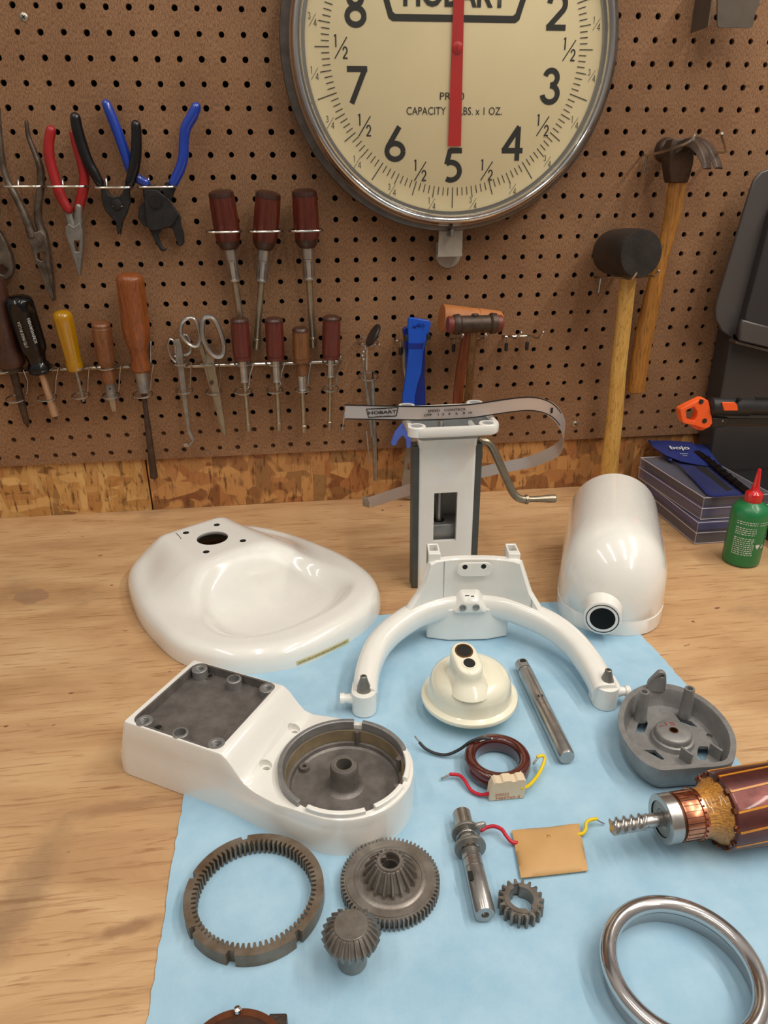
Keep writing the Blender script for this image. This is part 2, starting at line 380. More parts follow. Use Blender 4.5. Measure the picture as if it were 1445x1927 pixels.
def textmesh(name, s, mat, parent, o, x, y, h, width=None, ext=0.0002, align='CENTER', bold=0.0, sp=1.0):
    """lettering of cap height h standing in the plane (x right, y up) at o; width stretches it"""
    cu = bpy.data.curves.new(name, 'FONT'); cu.body = s; cu.align_x = align; cu.align_y = 'CENTER'; cu.size = 1.0; cu.extrude = 0; cu.offset = bold; cu.space_character = sp
    cu.resolution_u = 3
    t = bpy.data.objects.new(name, cu); COL.objects.link(t); bpy.context.view_layer.update()
    me = bpy.data.meshes.new_from_object(t.evaluated_get(bpy.context.evaluated_depsgraph_get())); bpy.data.objects.remove(t)
    n = len(me.vertices); co = np.empty(n * 3); me.vertices.foreach_get('co', co); co = co.reshape(-1, 3)
    lo, hi = co.min(0), co.max(0); ky = h / 0.70; kx = (width / (hi[0] - lo[0])) if width else ky
    xv, yv = V(x).normalized(), V(y).normalized(); zv = xv.cross(yv); org = V(ORG.get(parent.name, (0, 0, 0))) if parent else V()
    cxm = {'CENTER': (hi[0] + lo[0]) / 2, 'LEFT': lo[0], 'RIGHT': hi[0]}[align]; cym = (hi[1] + lo[1]) / 2
    if '\n' not in s: cym = 0.35 + lo[1] if lo[1] > -0.45 and False else cym
    out = [V(o) - org + xv * float((c[0] - cxm) * kx) + yv * float((c[1] - cym) * ky) + zv * ext for c in co]
    me.vertices.foreach_set('co', [q for p in out for q in p]); me.materials.clear(); me.materials.append(mat); me.update()
    ob = bpy.data.objects.new(name, me); COL.objects.link(ob)
    if parent: ob.parent = parent; ORG[ob.name] = org
    return ob
# ------------------------------------------------------------------ the setting
IN = 0.0254; ZH0 = 0.6268                                          # first hole row height above the bench
def struct(name, mb, m, **k):
    o = build(name, mb, m, **k); o['kind'] = 'structure'; return o
fl = MB(); fl.box((0.4, -1.2, -0.92), (5.0, 4.0, 0.04)); struct('floor', fl, simple('grey_concrete', (120, 116, 110), 0.8, var=0.15, scale=6))
wb = MB(); wb.box((0.4 - 0.4025, 0.030, 0.1), (1.295, 0.05, 2.0)); 
a = MB(); a.box((-0.5 + 0.2852 - 0.2145, 0.0175, 0.0 - 0.4), (1.0, 0.015, 1.0 + 0.0)); 
# strand-board sheets behind the bench: left sheet, right sheet, dark joint between them
xj = 0.0700
def sheet(x0, x1, z0, z1, y0, y1):
    m = MB(); m.box(((x0 + x1) / 2, (y0 + y1) / 2, (z0 + z1) / 2), (x1 - x0, y1 - y0, z1 - z0)); return m
struct('wall_back', sheet(-0.6, xj - 0.0012, -0.9, 0.084, 0.0055, 0.018), M['osb_a'])
struct('wall_back_right', sheet(xj + 0.0012, 1.5, -0.9, 0.084, 0.0055, 0.018), M['osb_b'])
struct('wall_back_upper', sheet(-0.6, 1.5, -0.9, 1.3, 0.034, 0.05), M['hole'])  # backing sheet; the cavity's shade is put into its near-black colour
struct('trim_1', sheet(-0.6, 1.5, 0.084, 0.135, 0.0056, 0.034), simple('furring_strip', (120, 84, 56), 0.7, var=0.2))
# bench
wbn = thing('workbench', (0.45, -0.45, 0.0), 'long plywood workbench with a worn and oil-stained top', 'workbench')
m = MB(); m.box((0.45, -0.4975, -0.015), (2.1, 0.995 + 0.01, 0.03)); build('benchtop', m, M['ply'], wbn)
m = MB(); m.box((0.45, -0.985, -0.08), (2.1, 0.04, 0.1)); build('apron', m, M['ply'], wbn)
for lx in (-0.55, 1.45):
    for ly in (-0.06, -0.94):
        m = MB(); m.box((lx, ly, -0.465), (0.09, 0.09, 0.87)); build('leg', m, M['ply'], wbn)
# pegboard with real drilled holes
def pegboard():
    c0, c1, r0, r1 = -14, 43, -8, 21; n = 12; rh = 0.0034; th = 0.005; m = MB()
    corners = lambda x, z, y: [V((x + IN / 2 * a, y, z + IN / 2 * b)) for a, b in ((1, 0), (1, 1), (0, 1), (-1, 1), (-1, 0), (-1, -1), (0, -1), (1, -1))]
    rnd = random.Random(3)
    for r in range(r0, r1 + 1):
        for c in range(c0, c1 + 1):
            x, z = c * IN, ZH0 - r * IN
            sq = []
            for i in range(n):                                     # square boundary points at the same angles
                a = 2 * PI * i / n; k = IN / 2 / max(abs(cos(a)), abs(sin(a))); sq.append(V((x + k * cos(a), 0, z + k * sin(a))))
            rr = rh * rnd.uniform(0.93, 1.1); ox, oz = rnd.uniform(-.0002, .0002), rnd.uniform(-.0002, .0002)
            h0 = [V((x + ox + rr * cos(2 * PI * i / n), 0, z + oz + rr * sin(2 * PI * i / n))) for i in range(n)]
            h1 = [p + V((0, th, 0)) for p in h0]
            a = m.pts(sq); b = m.pts(h0); d = m.pts(h1)
            # corner points make each cell a full square
            m.bridge(a, b, n); m.bridge(b, d, n)
            for q, (i, j) in enumerate(((1, 2), (4, 5), (7, 8), (10, 11))):
                sx, sz = ((1, 1), (-1, 1), (-1, -1), (1, -1))[q]
                k = m.pts([(x + sx * IN / 2, 0, z + sz * IN / 2)]); m.face(a + i, k, a + j)
    x0, x1 = (c0 - .5) * IN, (c1 + .5) * IN; zb = ZH0 - (r1 + .5) * IN; zt = ZH0 - (r0 - .5) * IN
    k = m.pts([(x0, 0, zb), (x1, 0, zb), (x1, th, zb), (x0, th, zb)]); m.face(k, k + 1, k + 2, k + 3)
    return m
pb = build('pegboard', pegboard(), M['pegboard'], smooth=0, fix=False)
tag(pb, 'brown perforated hardboard tool board covering the wall behind the bench', 'pegboard')
for (px, py) in ((45, 32), (1082, 798)):
    p = W(px, py, 0); m = MB(); m.lathe([(0.0044, 0), (0.0044, 0.0006), (0.003, 0.0016), (0.0, 0.0018)], p, (0, -1, 0), 20)
    sc = build('screw', m, simple('zinc_screw', (190, 184, 170), 0.35, 0.8), pb)
    m = MB()
    for a in (0.5, 0.5 + PI / 2): m.box(p + V((0, -0.0018, 0)), (0.0045, 0.0004, 0.0009), (V((cos(a), 0, sin(a))), Y3, V((-sin(a), 0, cos(a)))))
    build('cross_slot', m, M['hole'], sc)

# ------------------------------------------------------------------ blue pad
def padmesh():
    x0, x1, y0, y1 = 0.186, 0.645, -0.95, -0.3315; nx, ny = 60, 90; m = MB(); rnd = random.Random(5)
    jl = [rnd.uniform(-.0008, .0008) for _ in range(ny + 1)]; jr = [rnd.uniform(-.0012, .0012) for _ in range(ny + 1)]; jt = [rnd.uniform(-.0008, .0008) for _ in range(nx + 1)]
    grid = []
    for j in range(ny + 1):
        for i in range(nx + 1):
            t = j / ny; y = y0 + (y1 - y0) * t; xl = x0 + jl[j]; bow = 0.007 * math.exp(-((y + 0.484) / 0.07) ** 2)
            xr = x1 - 0.008 + bow * 1.2 + jr[j] - (0.0 if y < -0.4 else 0.0)
            x = xl + (xr - xl) * i / nx; yy = y + (jt[i] if j == ny else 0)
            z = 0.0012 + 0.0003 * sin(x * 31 + y * 17) * sin(y * 23 - x * 11)
            grid.append((x, yy, max(z, 0.0007)))
    a = m.pts(grid); b = m.pts([(p[0], p[1], 0.0001) for p in grid]); w = nx + 1
    for j in range(ny):
        for i in range(nx):
            k = a + j * w + i; m.face(k, k + 1, k + w + 1, k + w)
    per = [i for i in range(w)] + [j * w + nx for j in range(1, ny + 1)] + [ny * w + i for i in range(nx - 1, -1, -1)] + [j * w for j in range(ny - 1, 0, -1)]
    for p, q in zip(per, per[1:] + per[:1]): m.face(a + q, a + p, b + p, b + q)
    return m
pad = build('absorbent_pad', padmesh(), M['pad']); tag(pad, 'light blue absorbent pad spread on the plywood bench under the machine parts', 'pad')

# ------------------------------------------------------------------ dial scale on the wall
DC = V((0.4998, -0.045, 0.5838))
dial = thing('dial_scale', (0.5035, -0.001, 0.5845), 'large round cream faced weighing scale dial with chrome rim and red pointer', 'scale')
FC = V((0.4988, 0, 0.5868))
def dl(name, prof, mat, c=FC, n=128, **k):
    m = MB(); m.lathe(prof, c, (0, -1, 0), n, caps=k.pop('caps', (True, True)), hint=(0, 0, 1)); return build(name, m, mat, dial, **k)
dl('housing', [(0.172, 0.001), (0.172, 0.026)], M['black_steel'])
dl('back_flange', [(0.172, 0.0262), (0.2026, 0.0262), (0.2036, 0.028), (0.2026, 0.0310), (0.1985, 0.0320), (0.185, 0.0320)], simple('dark_rim_metal', (122, 114, 108), 0.3, 0.8, 0.3, 60))
dl('bezel', [(0.176, 0.034), (0.1905, 0.034), (0.1935, 0.0365), (0.1942, 0.040), (0.1935, 0.0435), (0.1920, 0.0452), (0.1914, 0.0462), (0.1912, 0.048), (0.1902, 0.0515), (0.1884, 0.0540), (0.1862, 0.0550),
     (0.1844, 0.0542), (0.1836, 0.0530), (0.1832, 0.0525), (0.1828, 0.0535), (0.1817, 0.0540), (0.1806, 0.0528), (0.1800, 0.050), (0.1798, 0.0465), (0.176, 0.0465)], M['chrome'], c=DC + V((0, 0.045, 0)), caps=(False, False), smooth=50)
face = dl('dial_face', [(0.180, 0.0425), (0.180, 0.0450), (0.146, 0.0450), (0.1445, 0.0458), (0.0, 0.0458)], M['dial'], c=DC + V((0, 0.045, 0)), caps=(True, True))
m = MB(); m.lathe([(0.1815, 0.0540), (0.1815, 0.0552)], DC + V((0, 0.045, 0)), (0, -1, 0), 96); build('glass_pane', m, M['glass'], dial)
FR = 0.0462                                                        # depth the printing stands at
def ribbon(mb, P, w, c, s=1.0, sx=None, cap=True):
    """flat stroke through 2D points, in dial plane around c"""
    sx = sx or s; Q = [V((p[0] * sx, p[1] * s)) for p in P]; n = len(Q); L = []; Rr = []
    for i in range(n):
        a = Q[max(i - 1, 0)]; b = Q[min(i + 1, n - 1)]; t = (b - a).normalized(); nn = V((-t.y, t.x))
        k = 1.0
        if 0 < i < n - 1:
            t1 = (Q[i] - Q[i - 1]).normalized(); k = 1 / max(0.5, nn.dot(V((-t1.y, t1.x))))
        L.append(Q[i] + nn * w / 2 * k); Rr.append(Q[i] - nn * w / 2 * k)
    y = c.y
    i0 = mb.pts([(c.x + p.x, y, c.z + p.y) for p in L]); i1 = mb.pts([(c.x + p.x, y, c.z + p.y) for p in Rr])
    for i in range(n - 1): mb.face(i0 + i, i0 + i + 1, i1 + i + 1, i1 + i)
def arc(cx, cy, rx, ry, a0, a1, n=18): return [(cx + rx * cos(R_(a0 + (a1 - a0) * i / n)), cy + ry * sin(R_(a0 + (a1 - a0) * i / n))) for i in range(n + 1)]
GL = {'1': [[(0.12, 0.86), (0.34, 0.97)], [(0.34, 1.0), (0.34, 0.0)]],
      '2': [arc(0.33, 0.68, 0.25, 0.26, 178, -38) + [(0.06, 0.05)], [(0.02, 0.06), (0.64, 0.06)]],
      '3': [arc(0.30, 0.735, 0.20, 0.205, 165, -95) , arc(0.29, 0.29, 0.25, 0.235, 92, -172)],
      '4': [[(0.545, 1.0), (0.045, 0.29)], [(0.0, 0.30), (0.70, 0.30)], [(0.52, 1.0), (0.52, 0.0)]],
      '5': [[(0.60, 0.935), (0.19, 0.935)], [(0.215, 0.97), (0.10, 0.53)], arc(0.25, 0.325, 0.29, 0.265, 122, -122)],
      '6': [[(0.47, 1.0), (0.085, 0.40)], arc(0.33, 0.29, 0.265, 0.23, 0, 360, 30)],
      '7': [[(0.03, 0.935), (0.66, 0.935)], [(0.60, 0.96), (0.16, 0.0)]],
      '8': [arc(0.33, 0.745, 0.19, 0.195, 0, 360, 26), arc(0.33, 0.275, 0.255, 0.22, 0, 360, 30)],
      '9': [[(0.19, 0.0), (0.575, 0.60)], arc(0.33, 0.71, 0.265, 0.23, 0, 360, 30)],
      '0': [arc(0.33, 0.5, 0.27, 0.44, 0, 360, 34)], '/': [[(0, -0.1), (0.66, 1.1)]]}
def glyph(mb, ch, c, h, w, sxk=1.0):
    for k, P in enumerate(GL[ch]):
        ribbon(mb, [(p[0] - 0.33, p[1] - 0.5) for p in P], w, V((c.x, c.y - 0.00003 * k, c.z)), h, h * sxk)
num = MB()
for k in range(1, 11):
    a = R_(90 - 36 * k + 0); c = V((DC.x + 0.1235 * cos(a), -FR, DC.z + 0.1235 * sin(a)))
    if k == 10: glyph(num, '1', c + V((-0.016, 0, 0)), 0.037, 0.0058); glyph(num, '0', c + V((0.010, 0, 0)), 0.037, 0.0058)
    else: glyph(num, str(k), c, 0.0375, 0.0060)
def frac(mb, a, b, c, h, w):
    glyph(mb, a, c + V((-0.42 * h, 0, 0.46 * h)), h, w, 0.62); glyph(mb, b, c + V((0.42 * h, 0, -0.46 * h)), h, w, 0.70)
    ribbon(mb, [(-0.55, -0.95), (0.62, 0.78)], w * 0.8, c, h * 0.98)
ticks = MB()
for i in range(160):
    a = R_(90 - 360 * i / 160); r0 = 0.1485
    r1, w = (0.172, 0.0010) if i % 16 == 0 else (0.1650, 0.0010) if i % 8 == 0 else (0.1617, 0.0009) if i % 4 == 0 else (0.1578, 0.0009)
    ribbon(ticks, [(r0 * cos(a), r0 * sin(a)), (r1 * cos(a), r1 * sin(a))], w, V((DC.x, -FR + 0.0006, DC.z)))
    if i % 8 == 0 and i % 16: frac(num, '1', '2', V((DC.x + 0.1355 * cos(a), -FR, DC.z + 0.1355 * sin(a))), 0.0125, 0.0015)
    elif i % 4 == 0 and i % 16: frac(num, '1' if (i % 16) == 4 else '3', '4', V((DC.x + 0.1685 * cos(a), -FR + 0.0006, DC.z + 0.1685 * sin(a))), 0.0072, 0.00055)
build('numerals', num, M['ink'], dial, smooth=0, fix=False); build('tick_marks', ticks, M['ink'], dial, smooth=0, fix=False)
m = MB()                                                            # logo outline
lo = [(-0.094, 0.082), (0.094, 0.082), (0.0765, 0.0285), (0.072, 0.0255), (-0.072, 0.0255), (-0.0765, 0.0285)]
li = [(-0.086, 0.077), (0.086, 0.077), (0.0715, 0.0345), (0.0685, 0.0325), (-0.0685, 0.0325), (-0.0715, 0.0345)]
m.prism([lo, li], V((DC.x - 0.0035, -FR + 0.0003, DC.z)), X3, Z3, -Y3, 0, 0.0003); build('logo', m, M['ink'], dial, smooth=0)
textmesh('lettering', 'HOBART', M['ink'], dial, V((DC.x - 0.0025, -FR, DC.z + 0.0530)), X3, Z3, 0.0245, 0.121, bold=0.028)
textmesh('lettering', 'PR-10', M['ink'], dial, V((DC.x - 0.004, -FR, DC.z - 0.0490)), X3, Z3, 0.0078, 0.0295)
textmesh('lettering', 'CAPACITY 10 LBS. x 1 OZ.', M['ink'], dial, V((DC.x - 0.0005, -FR, DC.z - 0.0645)), X3, Z3, 0.0082, 0.1165)
m = MB(); P = [(-0.0052, 0.14), (0.0052, 0.14), (0.0076, -0.1025), (-0.0082, -0.1025)]
m.prism([P], V((DC.x + 0.0005, -0.0478, DC.z)), X3, Z3, -Y3, 0, 0.0008); ptr = build('pointer', m, M['red_paint'], dial)
m = MB(); m.lathe([(0.0062, 0), (0.0062, 0.0012), (0.0045, 0.0022), (0.0, 0.0024)], V((DC.x + 0.0005, -0.0486, DC.z)), (0, -1, 0), 24)
m.box(V((DC.x + 0.0005, -0.0512, DC.z)), (0.0012, 0.001, 0.006)); build('pointer_hub', m, M['red_paint'], ptr)
# hanging bracket under the dial
m = MB(); y = -0.030
m.loft([[V((0.5030 - 0.0155, -0.026, 0.391)), V((0.5030 + 0.0155, -0.026, 0.391)), V((0.5030 + 0.0155, -0.028, 0.391)), V((0.5030 - 0.0155, -0.028, 0.391))],
        [V((0.5030 - 0.0165, -0.024, 0.352)), V((0.5030 + 0.0160, -0.024, 0.352)), V((0.5030 + 0.0160, -0.026, 0.352)), V((0.5030 - 0.0165, -0.026, 0.352))]])
bk = build('hanging_bracket', m, M['tab_paint'], dial)
m = MB(); out = [(-0.017, 0.016)] + [(0.017 * cos(R_(a)), 0.017 * sin(R_(a)) ) for a in range(180, 361, 12)] + [(0.017, 0.016)]
m.prism([out, circ2(0.0042, 16, (0, 0.006))], V((0.5055, -0.0005, 0.3525)), X3, Z3, -Y3, 0, 0.002)
m.box((0.504, -0.0125, 0.3540), (0.032, 0.0245, 0.002)); build('bracket_tongue', m, M['tab_paint'], bk)
m = MB(); m.box((0.5010, -0.0400, 0.3815), (0.004, 0.012, 0.009)); m.box((0.5010, -0.0300, 0.3790), (0.006, 0.008, 0.004)); build('rim_clasp', m, M['steel_dull'], dial, bevel=0.0006)
# ------------------------------------------------------------------ tools hanging on the pegboard
K = 0.00067                                                        # metres per photo pixel near the board
def hang(name, px, py, d, label, cat, group=None): return thing(name, W(px, py, d), label, cat, group)
def prism_px(mb, P, d0, d1, holes=()):
    """outline traced in photo pixels, standing between d0 and d1 off the board"""
    def q(L): return [(lambda w: (w.x, w.z))(W(p[0], p[1], (d0 + d1) / 2)) for p in L]
    return mb.prism([q(P)] + [q(h) for h in holes], V((0, 0, 0)), X3, Z3, -Y3, d0, d1)
def circ_px(cx, cy, rx, ry=None, n=20): return [(cx + rx * cos(2 * PI * i / n), cy + (ry or rx) * sin(2 * PI * i / n)) for i in range(n)]
def Wp(L, d): return [W(p[0], p[1], p[2] if len(p) > 2 else d) for p in L]
def tube_px(mb, L, r, d=0.02, k=4, n=14, **kw):
    kw.setdefault('dome', True)
    P = smooth_pts(Wp(L, d), k) if k > 1 else Wp(L, d)
    if isinstance(r, (list, tuple)):
        m = len(L) - 1; rs = []
        for i in range(len(P)):
            t = i * m / (len(P) - 1); j = min(int(t), m - 1); rs.append(r[j] + (r[j + 1] - r[j]) * (t - j))
        r = rs
    return mb.tube(P, r, n, **kw)
# --- flat loop hooks
def loop_hook(x0, x1, y, sx, sy, label, w=0.027, tick=True):
    a, b = W(x0, y, 0.02), W(x1, y, 0.02); o = thing('loop_hook', V(((a.x + b.x) / 2, 0, a.z)), label, 'hook', 'wire loop tool hooks on the pegboard')
    cx, hw, z = (a.x + b.x) / 2, (b.x - a.x) / 2, (a.z + b.z) / 2
    m = MB(); P = []
    for i in range(40):
        t = 2 * PI * i / 40; c, s = cos(t), sin(t); k = 0.35
        P.append(V((cx + hw * math.copysign(abs(c) ** 0.5, c), -0.0115 - w / 2 - w / 2 * math.copysign(abs(s) ** 0.5, s), z)))
    m.tube(P, 0.0014, 8, closed=True); build('loop', m, M['wire'], o)
    h = W(sx, sy, 0.0); m = MB(); m.tube(smooth_pts([V((h.x, 0.004, h.z)), V((h.x, -0.004, h.z)), V((h.x, -0.009, h.z - 0.002)), V((h.x, -0.011, z + 0.003)), V((h.x, -0.0115, z))], 3), 0.0014, 8)
    build('stem', m, M['wire'], o); return o
loop_hook(12, 85, 351, 38, 336, 'wire loop hook holding the bare steel needle nose pliers')
loop_hook(92, 166, 351, 121, 336, 'wire loop hook holding the red handled pliers')
loop_hook(180, 251, 353, 202, 334, 'wire loop hook holding the black handled ring pliers')
loop_hook(262, 332, 352, 281, 334, 'wire loop hook holding the blue handled cutters')
loop_hook(-62, 4, 352, -20, 336, 'wire loop hook at the edge beside the steel needle nose pliers')
loop_hook(391, 456, 434, 424, 416, 'wire loop hook under the handle of the tilted large nut driver', w=0.042)
loop_hook(468, 532, 433, 500, 415, 'wire loop hook under the handle of the middle large nut driver', w=0.042)
loop_hook(544, 606, 432, 575, 414, 'wire loop hook under the handle of the large nut driver nearest the dial', w=0.042)

# --- pliers
def pliers(name, label, x, y, d, handles, body, jaws, parts=()):
    o = hang(name, x, y, d, label, 'pliers'); return o
o = hang('needle_nose_pliers', 75, 440, 0.02, 'long bare steel needle nose pliers with worn handles', 'pliers')
m = MB(); tube_px(m, [(-4, 205), (-1, 250), (4, 300), (12, 335), (26, 362), (41, 392), (52, 418), (60, 442)], [.0028, .0032, .0036, .0038, .0042, .0044, .005, .0055], 0.022, flat=1.3, up=(0, -1, 0)); build('handle', m, M['old_steel'], o)
m = MB(); tube_px(m, [(50, 230), (54, 258), (66, 288), (76, 316), (77, 350), (72, 385), (73, 418), (82, 442)], [.0022, .0028, .0034, .0042, .0044, .0044, .005, .0055], 0.018, flat=1.3, up=(0, -1, 0)); build('handle', m, M['old_steel'], o)
m = MB(); prism_px(m, [(56, 434), (69, 437), (78, 433), (88, 442), (93, 462), (95, 480), (100, 520), (104, 566), (101, 566), (82, 525), (69, 488), (61, 465), (53, 442)], 0.013, 0.026, [[(72, 475), (86, 475), (87, 488), (80, 491), (73, 487)]])
build('jaws', m, M['old_steel'], o, bevel=0.0012)
m = MB(); prism_px(m, [(84.2, 490), (85.2, 490), (103, 562), (102, 562)], 0.026, 0.0263); build('jaw_split', m, M['hole'], o, smooth=0)
m = MB(); m.lathe([(0.005, 0), (0.005, 0.001), (0.0, 0.0014)], W(72, 455, 0.0262), (0, -1, 0), 20); build('pivot', m, M['old_steel'], o)

o = hang('needle_nose_pliers', 147, 440, 0.02, 'needle nose pliers with red vinyl grips', 'pliers')
m = MB(); tube_px(m, [(96, 246), (92, 270), (94, 300), (103, 335), (114, 368), (128, 393)], [.0058, .0060, .0060, .0060, .0062, .0056], 0.024, 5); build('grip', m, M['red_grip'], o)
m = MB(); tube_px(m, [(136, 250), (143, 275), (153, 305), (159, 335), (155, 365), (146, 396)], [.0035, .0045, .0055, .0060, .0062, .0056], 0.016, 5); build('grip', m, M['red_grip'], o)
for P in ([(124, 388), (130, 405), (135, 422), (140, 436)], [(148, 390), (147, 405), (147, 420), (144, 436)]):
    m = MB(); tube_px(m, P, [.0045, .0048, .0055, .006], 0.02, 2, flat=0.8, up=(0, -1, 0)); build('arm', m, M['steel_dull'], o)
m = MB(); prism_px(m, [(131, 420), (141, 427), (152, 419), (157, 432), (158, 458), (156, 480), (152, 518), (150, 518), (143, 492), (133, 462), (126, 440), (125, 428)], 0.013, 0.025, [[(141, 452), (152, 452), (151, 473), (144, 473)]])
build('jaws', m, M['steel_dull'], o, bevel=0.001)
m = MB(); prism_px(m, [(133, 456), (137, 456), (151, 514), (149.5, 514)], 0.0252, 0.0262); build('jaw_edge', m, M['steel'], o)

o = hang('ring_pliers', 220, 385, 0.02, 'snap ring pliers with black vinyl grips and black jaws', 'pliers')
m = MB(); tube_px(m, [(142, 222), (146, 245), (155, 275), (166, 305), (177, 325), (187, 343)], [.0062, .0066, .0066, .0064, .0062, .0055], 0.024, 5); build('grip', m, M['black_grip'], o)
m = MB(); tube_px(m, [(256, 236), (257, 262), (256, 290), (252, 318), (245, 343)], [.0058, .0062, .0066, .0066, .0058], 0.024, 5); build('grip', m, M['black_grip'], o)
m = MB(); prism_px(m, [(183, 338), (192, 335), (200, 352), (206, 366), (214, 370), (225, 369), (232, 362), (238, 336), (249, 338), (244, 362), (246, 380), (240, 400), (232, 415), (229, 430), (226, 438), (221, 438), (219, 418), (209, 408), (198, 395), (192, 375), (191, 358)], 0.015, 0.023)
build('jaws', m, M['black_steel'], o, bevel=0.001)
m = MB(); m.lathe([(0.0062, 0), (0.0062, 0.002), (0.003, 0.003), (0.0, 0.003)], W(220, 384, 0.023), (0, -1, 0), 20); build('pivot', m, M['black_steel'], o)
m = MB(); tube_px(m, [(212, 388), (221, 389), (230, 388)], .0008, 0.0245, 3); build('spring_wire', m, M['steel'], o)
for P in ([(222, 424), (223, 440)], [(227, 424), (227.5, 440)]):
    m = MB(); tube_px(m, P, [.0018, .0010], 0.02, 1); build('tip', m, M['black_steel'], o)

o = hang('cable_cutters', 300, 400, 0.02, 'cutters with long blue dipped handles and dark forked head', 'cutters')
m = MB(); tube_px(m, [(200, 196), (208, 215), (222, 250), (236, 290), (246, 318), (258, 335), (275, 344)], [.0052, .0060, .0062, .0062, .0062, .0058, .005], 0.016, 5); build('grip', m, M['blue_grip'], o)
m = MB(); tube_px(m, [(369, 202), (362, 218), (350, 240), (346, 265), (345, 295), (338, 320), (326, 345)], [.0058, .0066, .0064, .0060, .0062, .0062, .0058], 0.022, 5); build('grip', m, M['blue_grip'], o)
m = MB(); prism_px(m, [(268, 345), (300, 350), (312, 365), (270, 372)], 0.013, 0.018); prism_px(m, [(312, 342), (335, 345), (322, 378), (300, 366)], 0.013, 0.018)
build('arm', m, M['black_steel'], o, bevel=0.0008)
m = MB(); prism_px(m, [(271, 356), (297, 358), (322, 378), (331, 394), (336, 406), (325, 424), (300, 432), (284, 434), (277, 425), (273, 395)], 0.018, 0.023); build('cover_plate', m, M['black_steel'], o, bevel=0.001)
m = MB(); prism_px(m, [(273, 378), (262, 390), (261, 410), (270, 425), (280, 428), (290, 450), (300, 468), (306, 474), (312, 472), (314, 468), (308, 466), (303, 458), (298, 442), (304, 432), (316, 428), (325, 430), (330, 445), (333, 452), (334, 461), (341, 464), (347, 456), (346, 440), (341, 424), (340, 408), (335, 398), (300, 380)], 0.012, 0.0178)
build('blades', m, M['black_steel'], o, bevel=0.001)
m = MB(); m.lathe([(0.0082, 0), (0.0082, 0.0010), (0.0076, 0.0010), (0.0076, 0.0005), (0.0066, 0.0005), (0.0066, 0.0014), (0.0, 0.0016)], W(293, 381, 0.023), (0, -1, 0), 28); pv = build('pivot_screw', m, M['black_steel'], o)
m = MB(); m.box(W(293, 381, 0.0247), (0.0010, 0.0006, 0.0125)); build('slot', m, M['hole'], pv)

o = hang('adjustable_pliers', 2, 480, 0.02, 'dark steel slip joint pliers cut off by the picture edge, jaws downward', 'pliers')
m = MB(); prism_px(m, [(-40, 430), (-12, 425), (2, 436), (14, 458), (22, 478), (27, 500), (25, 515), (18, 524), (12, 525), (-2, 516), (-30, 500)], 0.012, 0.024, [[(-14, 498), (8, 497), (18, 505), (15, 514), (8, 517), (-10, 510)]]); build('jaw', m, M['old_steel'], o, bevel=0.0015)
m = MB(); tube_px(m, [(-20, 300), (-12, 360), (-8, 400), (-14, 440)], .005, 0.018, 4); build('handle', m, M['old_steel'], o)
m = MB(); prism_px(m, [(16, 470), (25, 480), (29, 500), (27, 512), (18, 524), (22, 500)], 0.008, 0.012); build('jaw', m, M['black_steel'], o, bevel=0.001)

# --- nut drivers: one of each size, copied
def nutdriver(name, label, group, scale, hmat, capmat, ferrule_n=2):
    """hangs along -z from its handle top at the origin; lengths in metres"""
    o = thing(name, (0, 0, 0), label, 'nut driver', group); s = scale; D = (0, 0, -1)
    h = MB(); h.lathe([(0.0001, 0), (0.0105, 0.0005), (0.0145, 0.0025), (0.0156, 0.0075, .3), (0.0162, 0.020, 1), (0.0163, 0.040, 1), (0.0160, 0.053, 1), (0.0152, 0.0565, .5), (0.0148, 0.058)], (0, 0, 0), D, 72, flute=9, fd=0.09)
    h.v = [tuple(V(q) * s) for q in h.v]; ho = build('handle', h, hmat, o)
    c = MB(); c.lathe([(0.0148, 0.0580), (0.0142, 0.061), (0.0125, 0.066), (0.0104, 0.0685), (0.0, 0.0685)], (0, 0, 0), D, 40); c.v = [tuple(V(q) * s) for q in c.v]; build('neck', c, capmat, o)
    c = MB(); c.lathe([(0.0, 0.0001), (0.0107, 0.0004), (0.0147, 0.0023), (0.0153, 0.0052), (0.0155, 0.0072)], (0, 0, 0), D, 40)
    c.v = [tuple(V((q[0] * 1.012, q[1] * 1.012, q[2])) * s + V((0, 0, 0.0003))) for q in c.v]; build('cap', c, capmat, ho)
    return o, s
def nd_metal(o, s, fl, sh, rf, rs, sock):
    D = (0, 0, -1); z = 0.0685 * s
    c = MB(); c.lathe([(rf * 1.08, z - 0.002), (rf * 1.08, z + fl * 0.34), (rf * 0.98, z + fl * 0.36), (rf * 0.95, z + fl * 0.93), (rf * 1.12, z + fl * 0.95), (rf * 1.12, z + fl), (rs, z + fl)], (0, 0, 0), D, 32); f = build('ferrule', c, M['steel'], o)
    c = MB()
    for a in range(6): c.box((rf * 0.97 * cos(a * PI / 3), rf * 0.97 * sin(a * PI / 3), -(z + fl * 0.66)), (0.0012, 0.0012, fl * 0.5))
    build('crimp', c, M['old_steel'], f)
    c = MB(); c.rod((0, 0, -(z + fl - 0.002)), (0, 0, -(z + fl + sh)), rs, n=20); sf = build('shaft', c, M['brass'], o)
    if sock:
        c = MB(); L = z + fl + sh; c.lathe([(rs, L - 0.001), (sock, L + 0.001), (sock, L + 0.003), (sock * .9, L + 0.004), (sock * .92, L + 0.0135), (sock * .7, L + 0.0135), (sock * .65, L + 0.009)], (0, 0, 0), D, 6 if False else 24); build('socket', c, M['brass'], sf)
def place(o, px, py, d, qx, qy, d2):
    a, b = W(px, py, d), W(qx, qy, d2); o.location = a; o.rotation_mode = 'QUATERNION'; o.rotation_quaternion = V((0, 0, -1)).rotation_difference(b - a); return o
GL_, GS_ = 'large nut drivers with faceted red wood handles', 'small nut drivers with red wood handles'
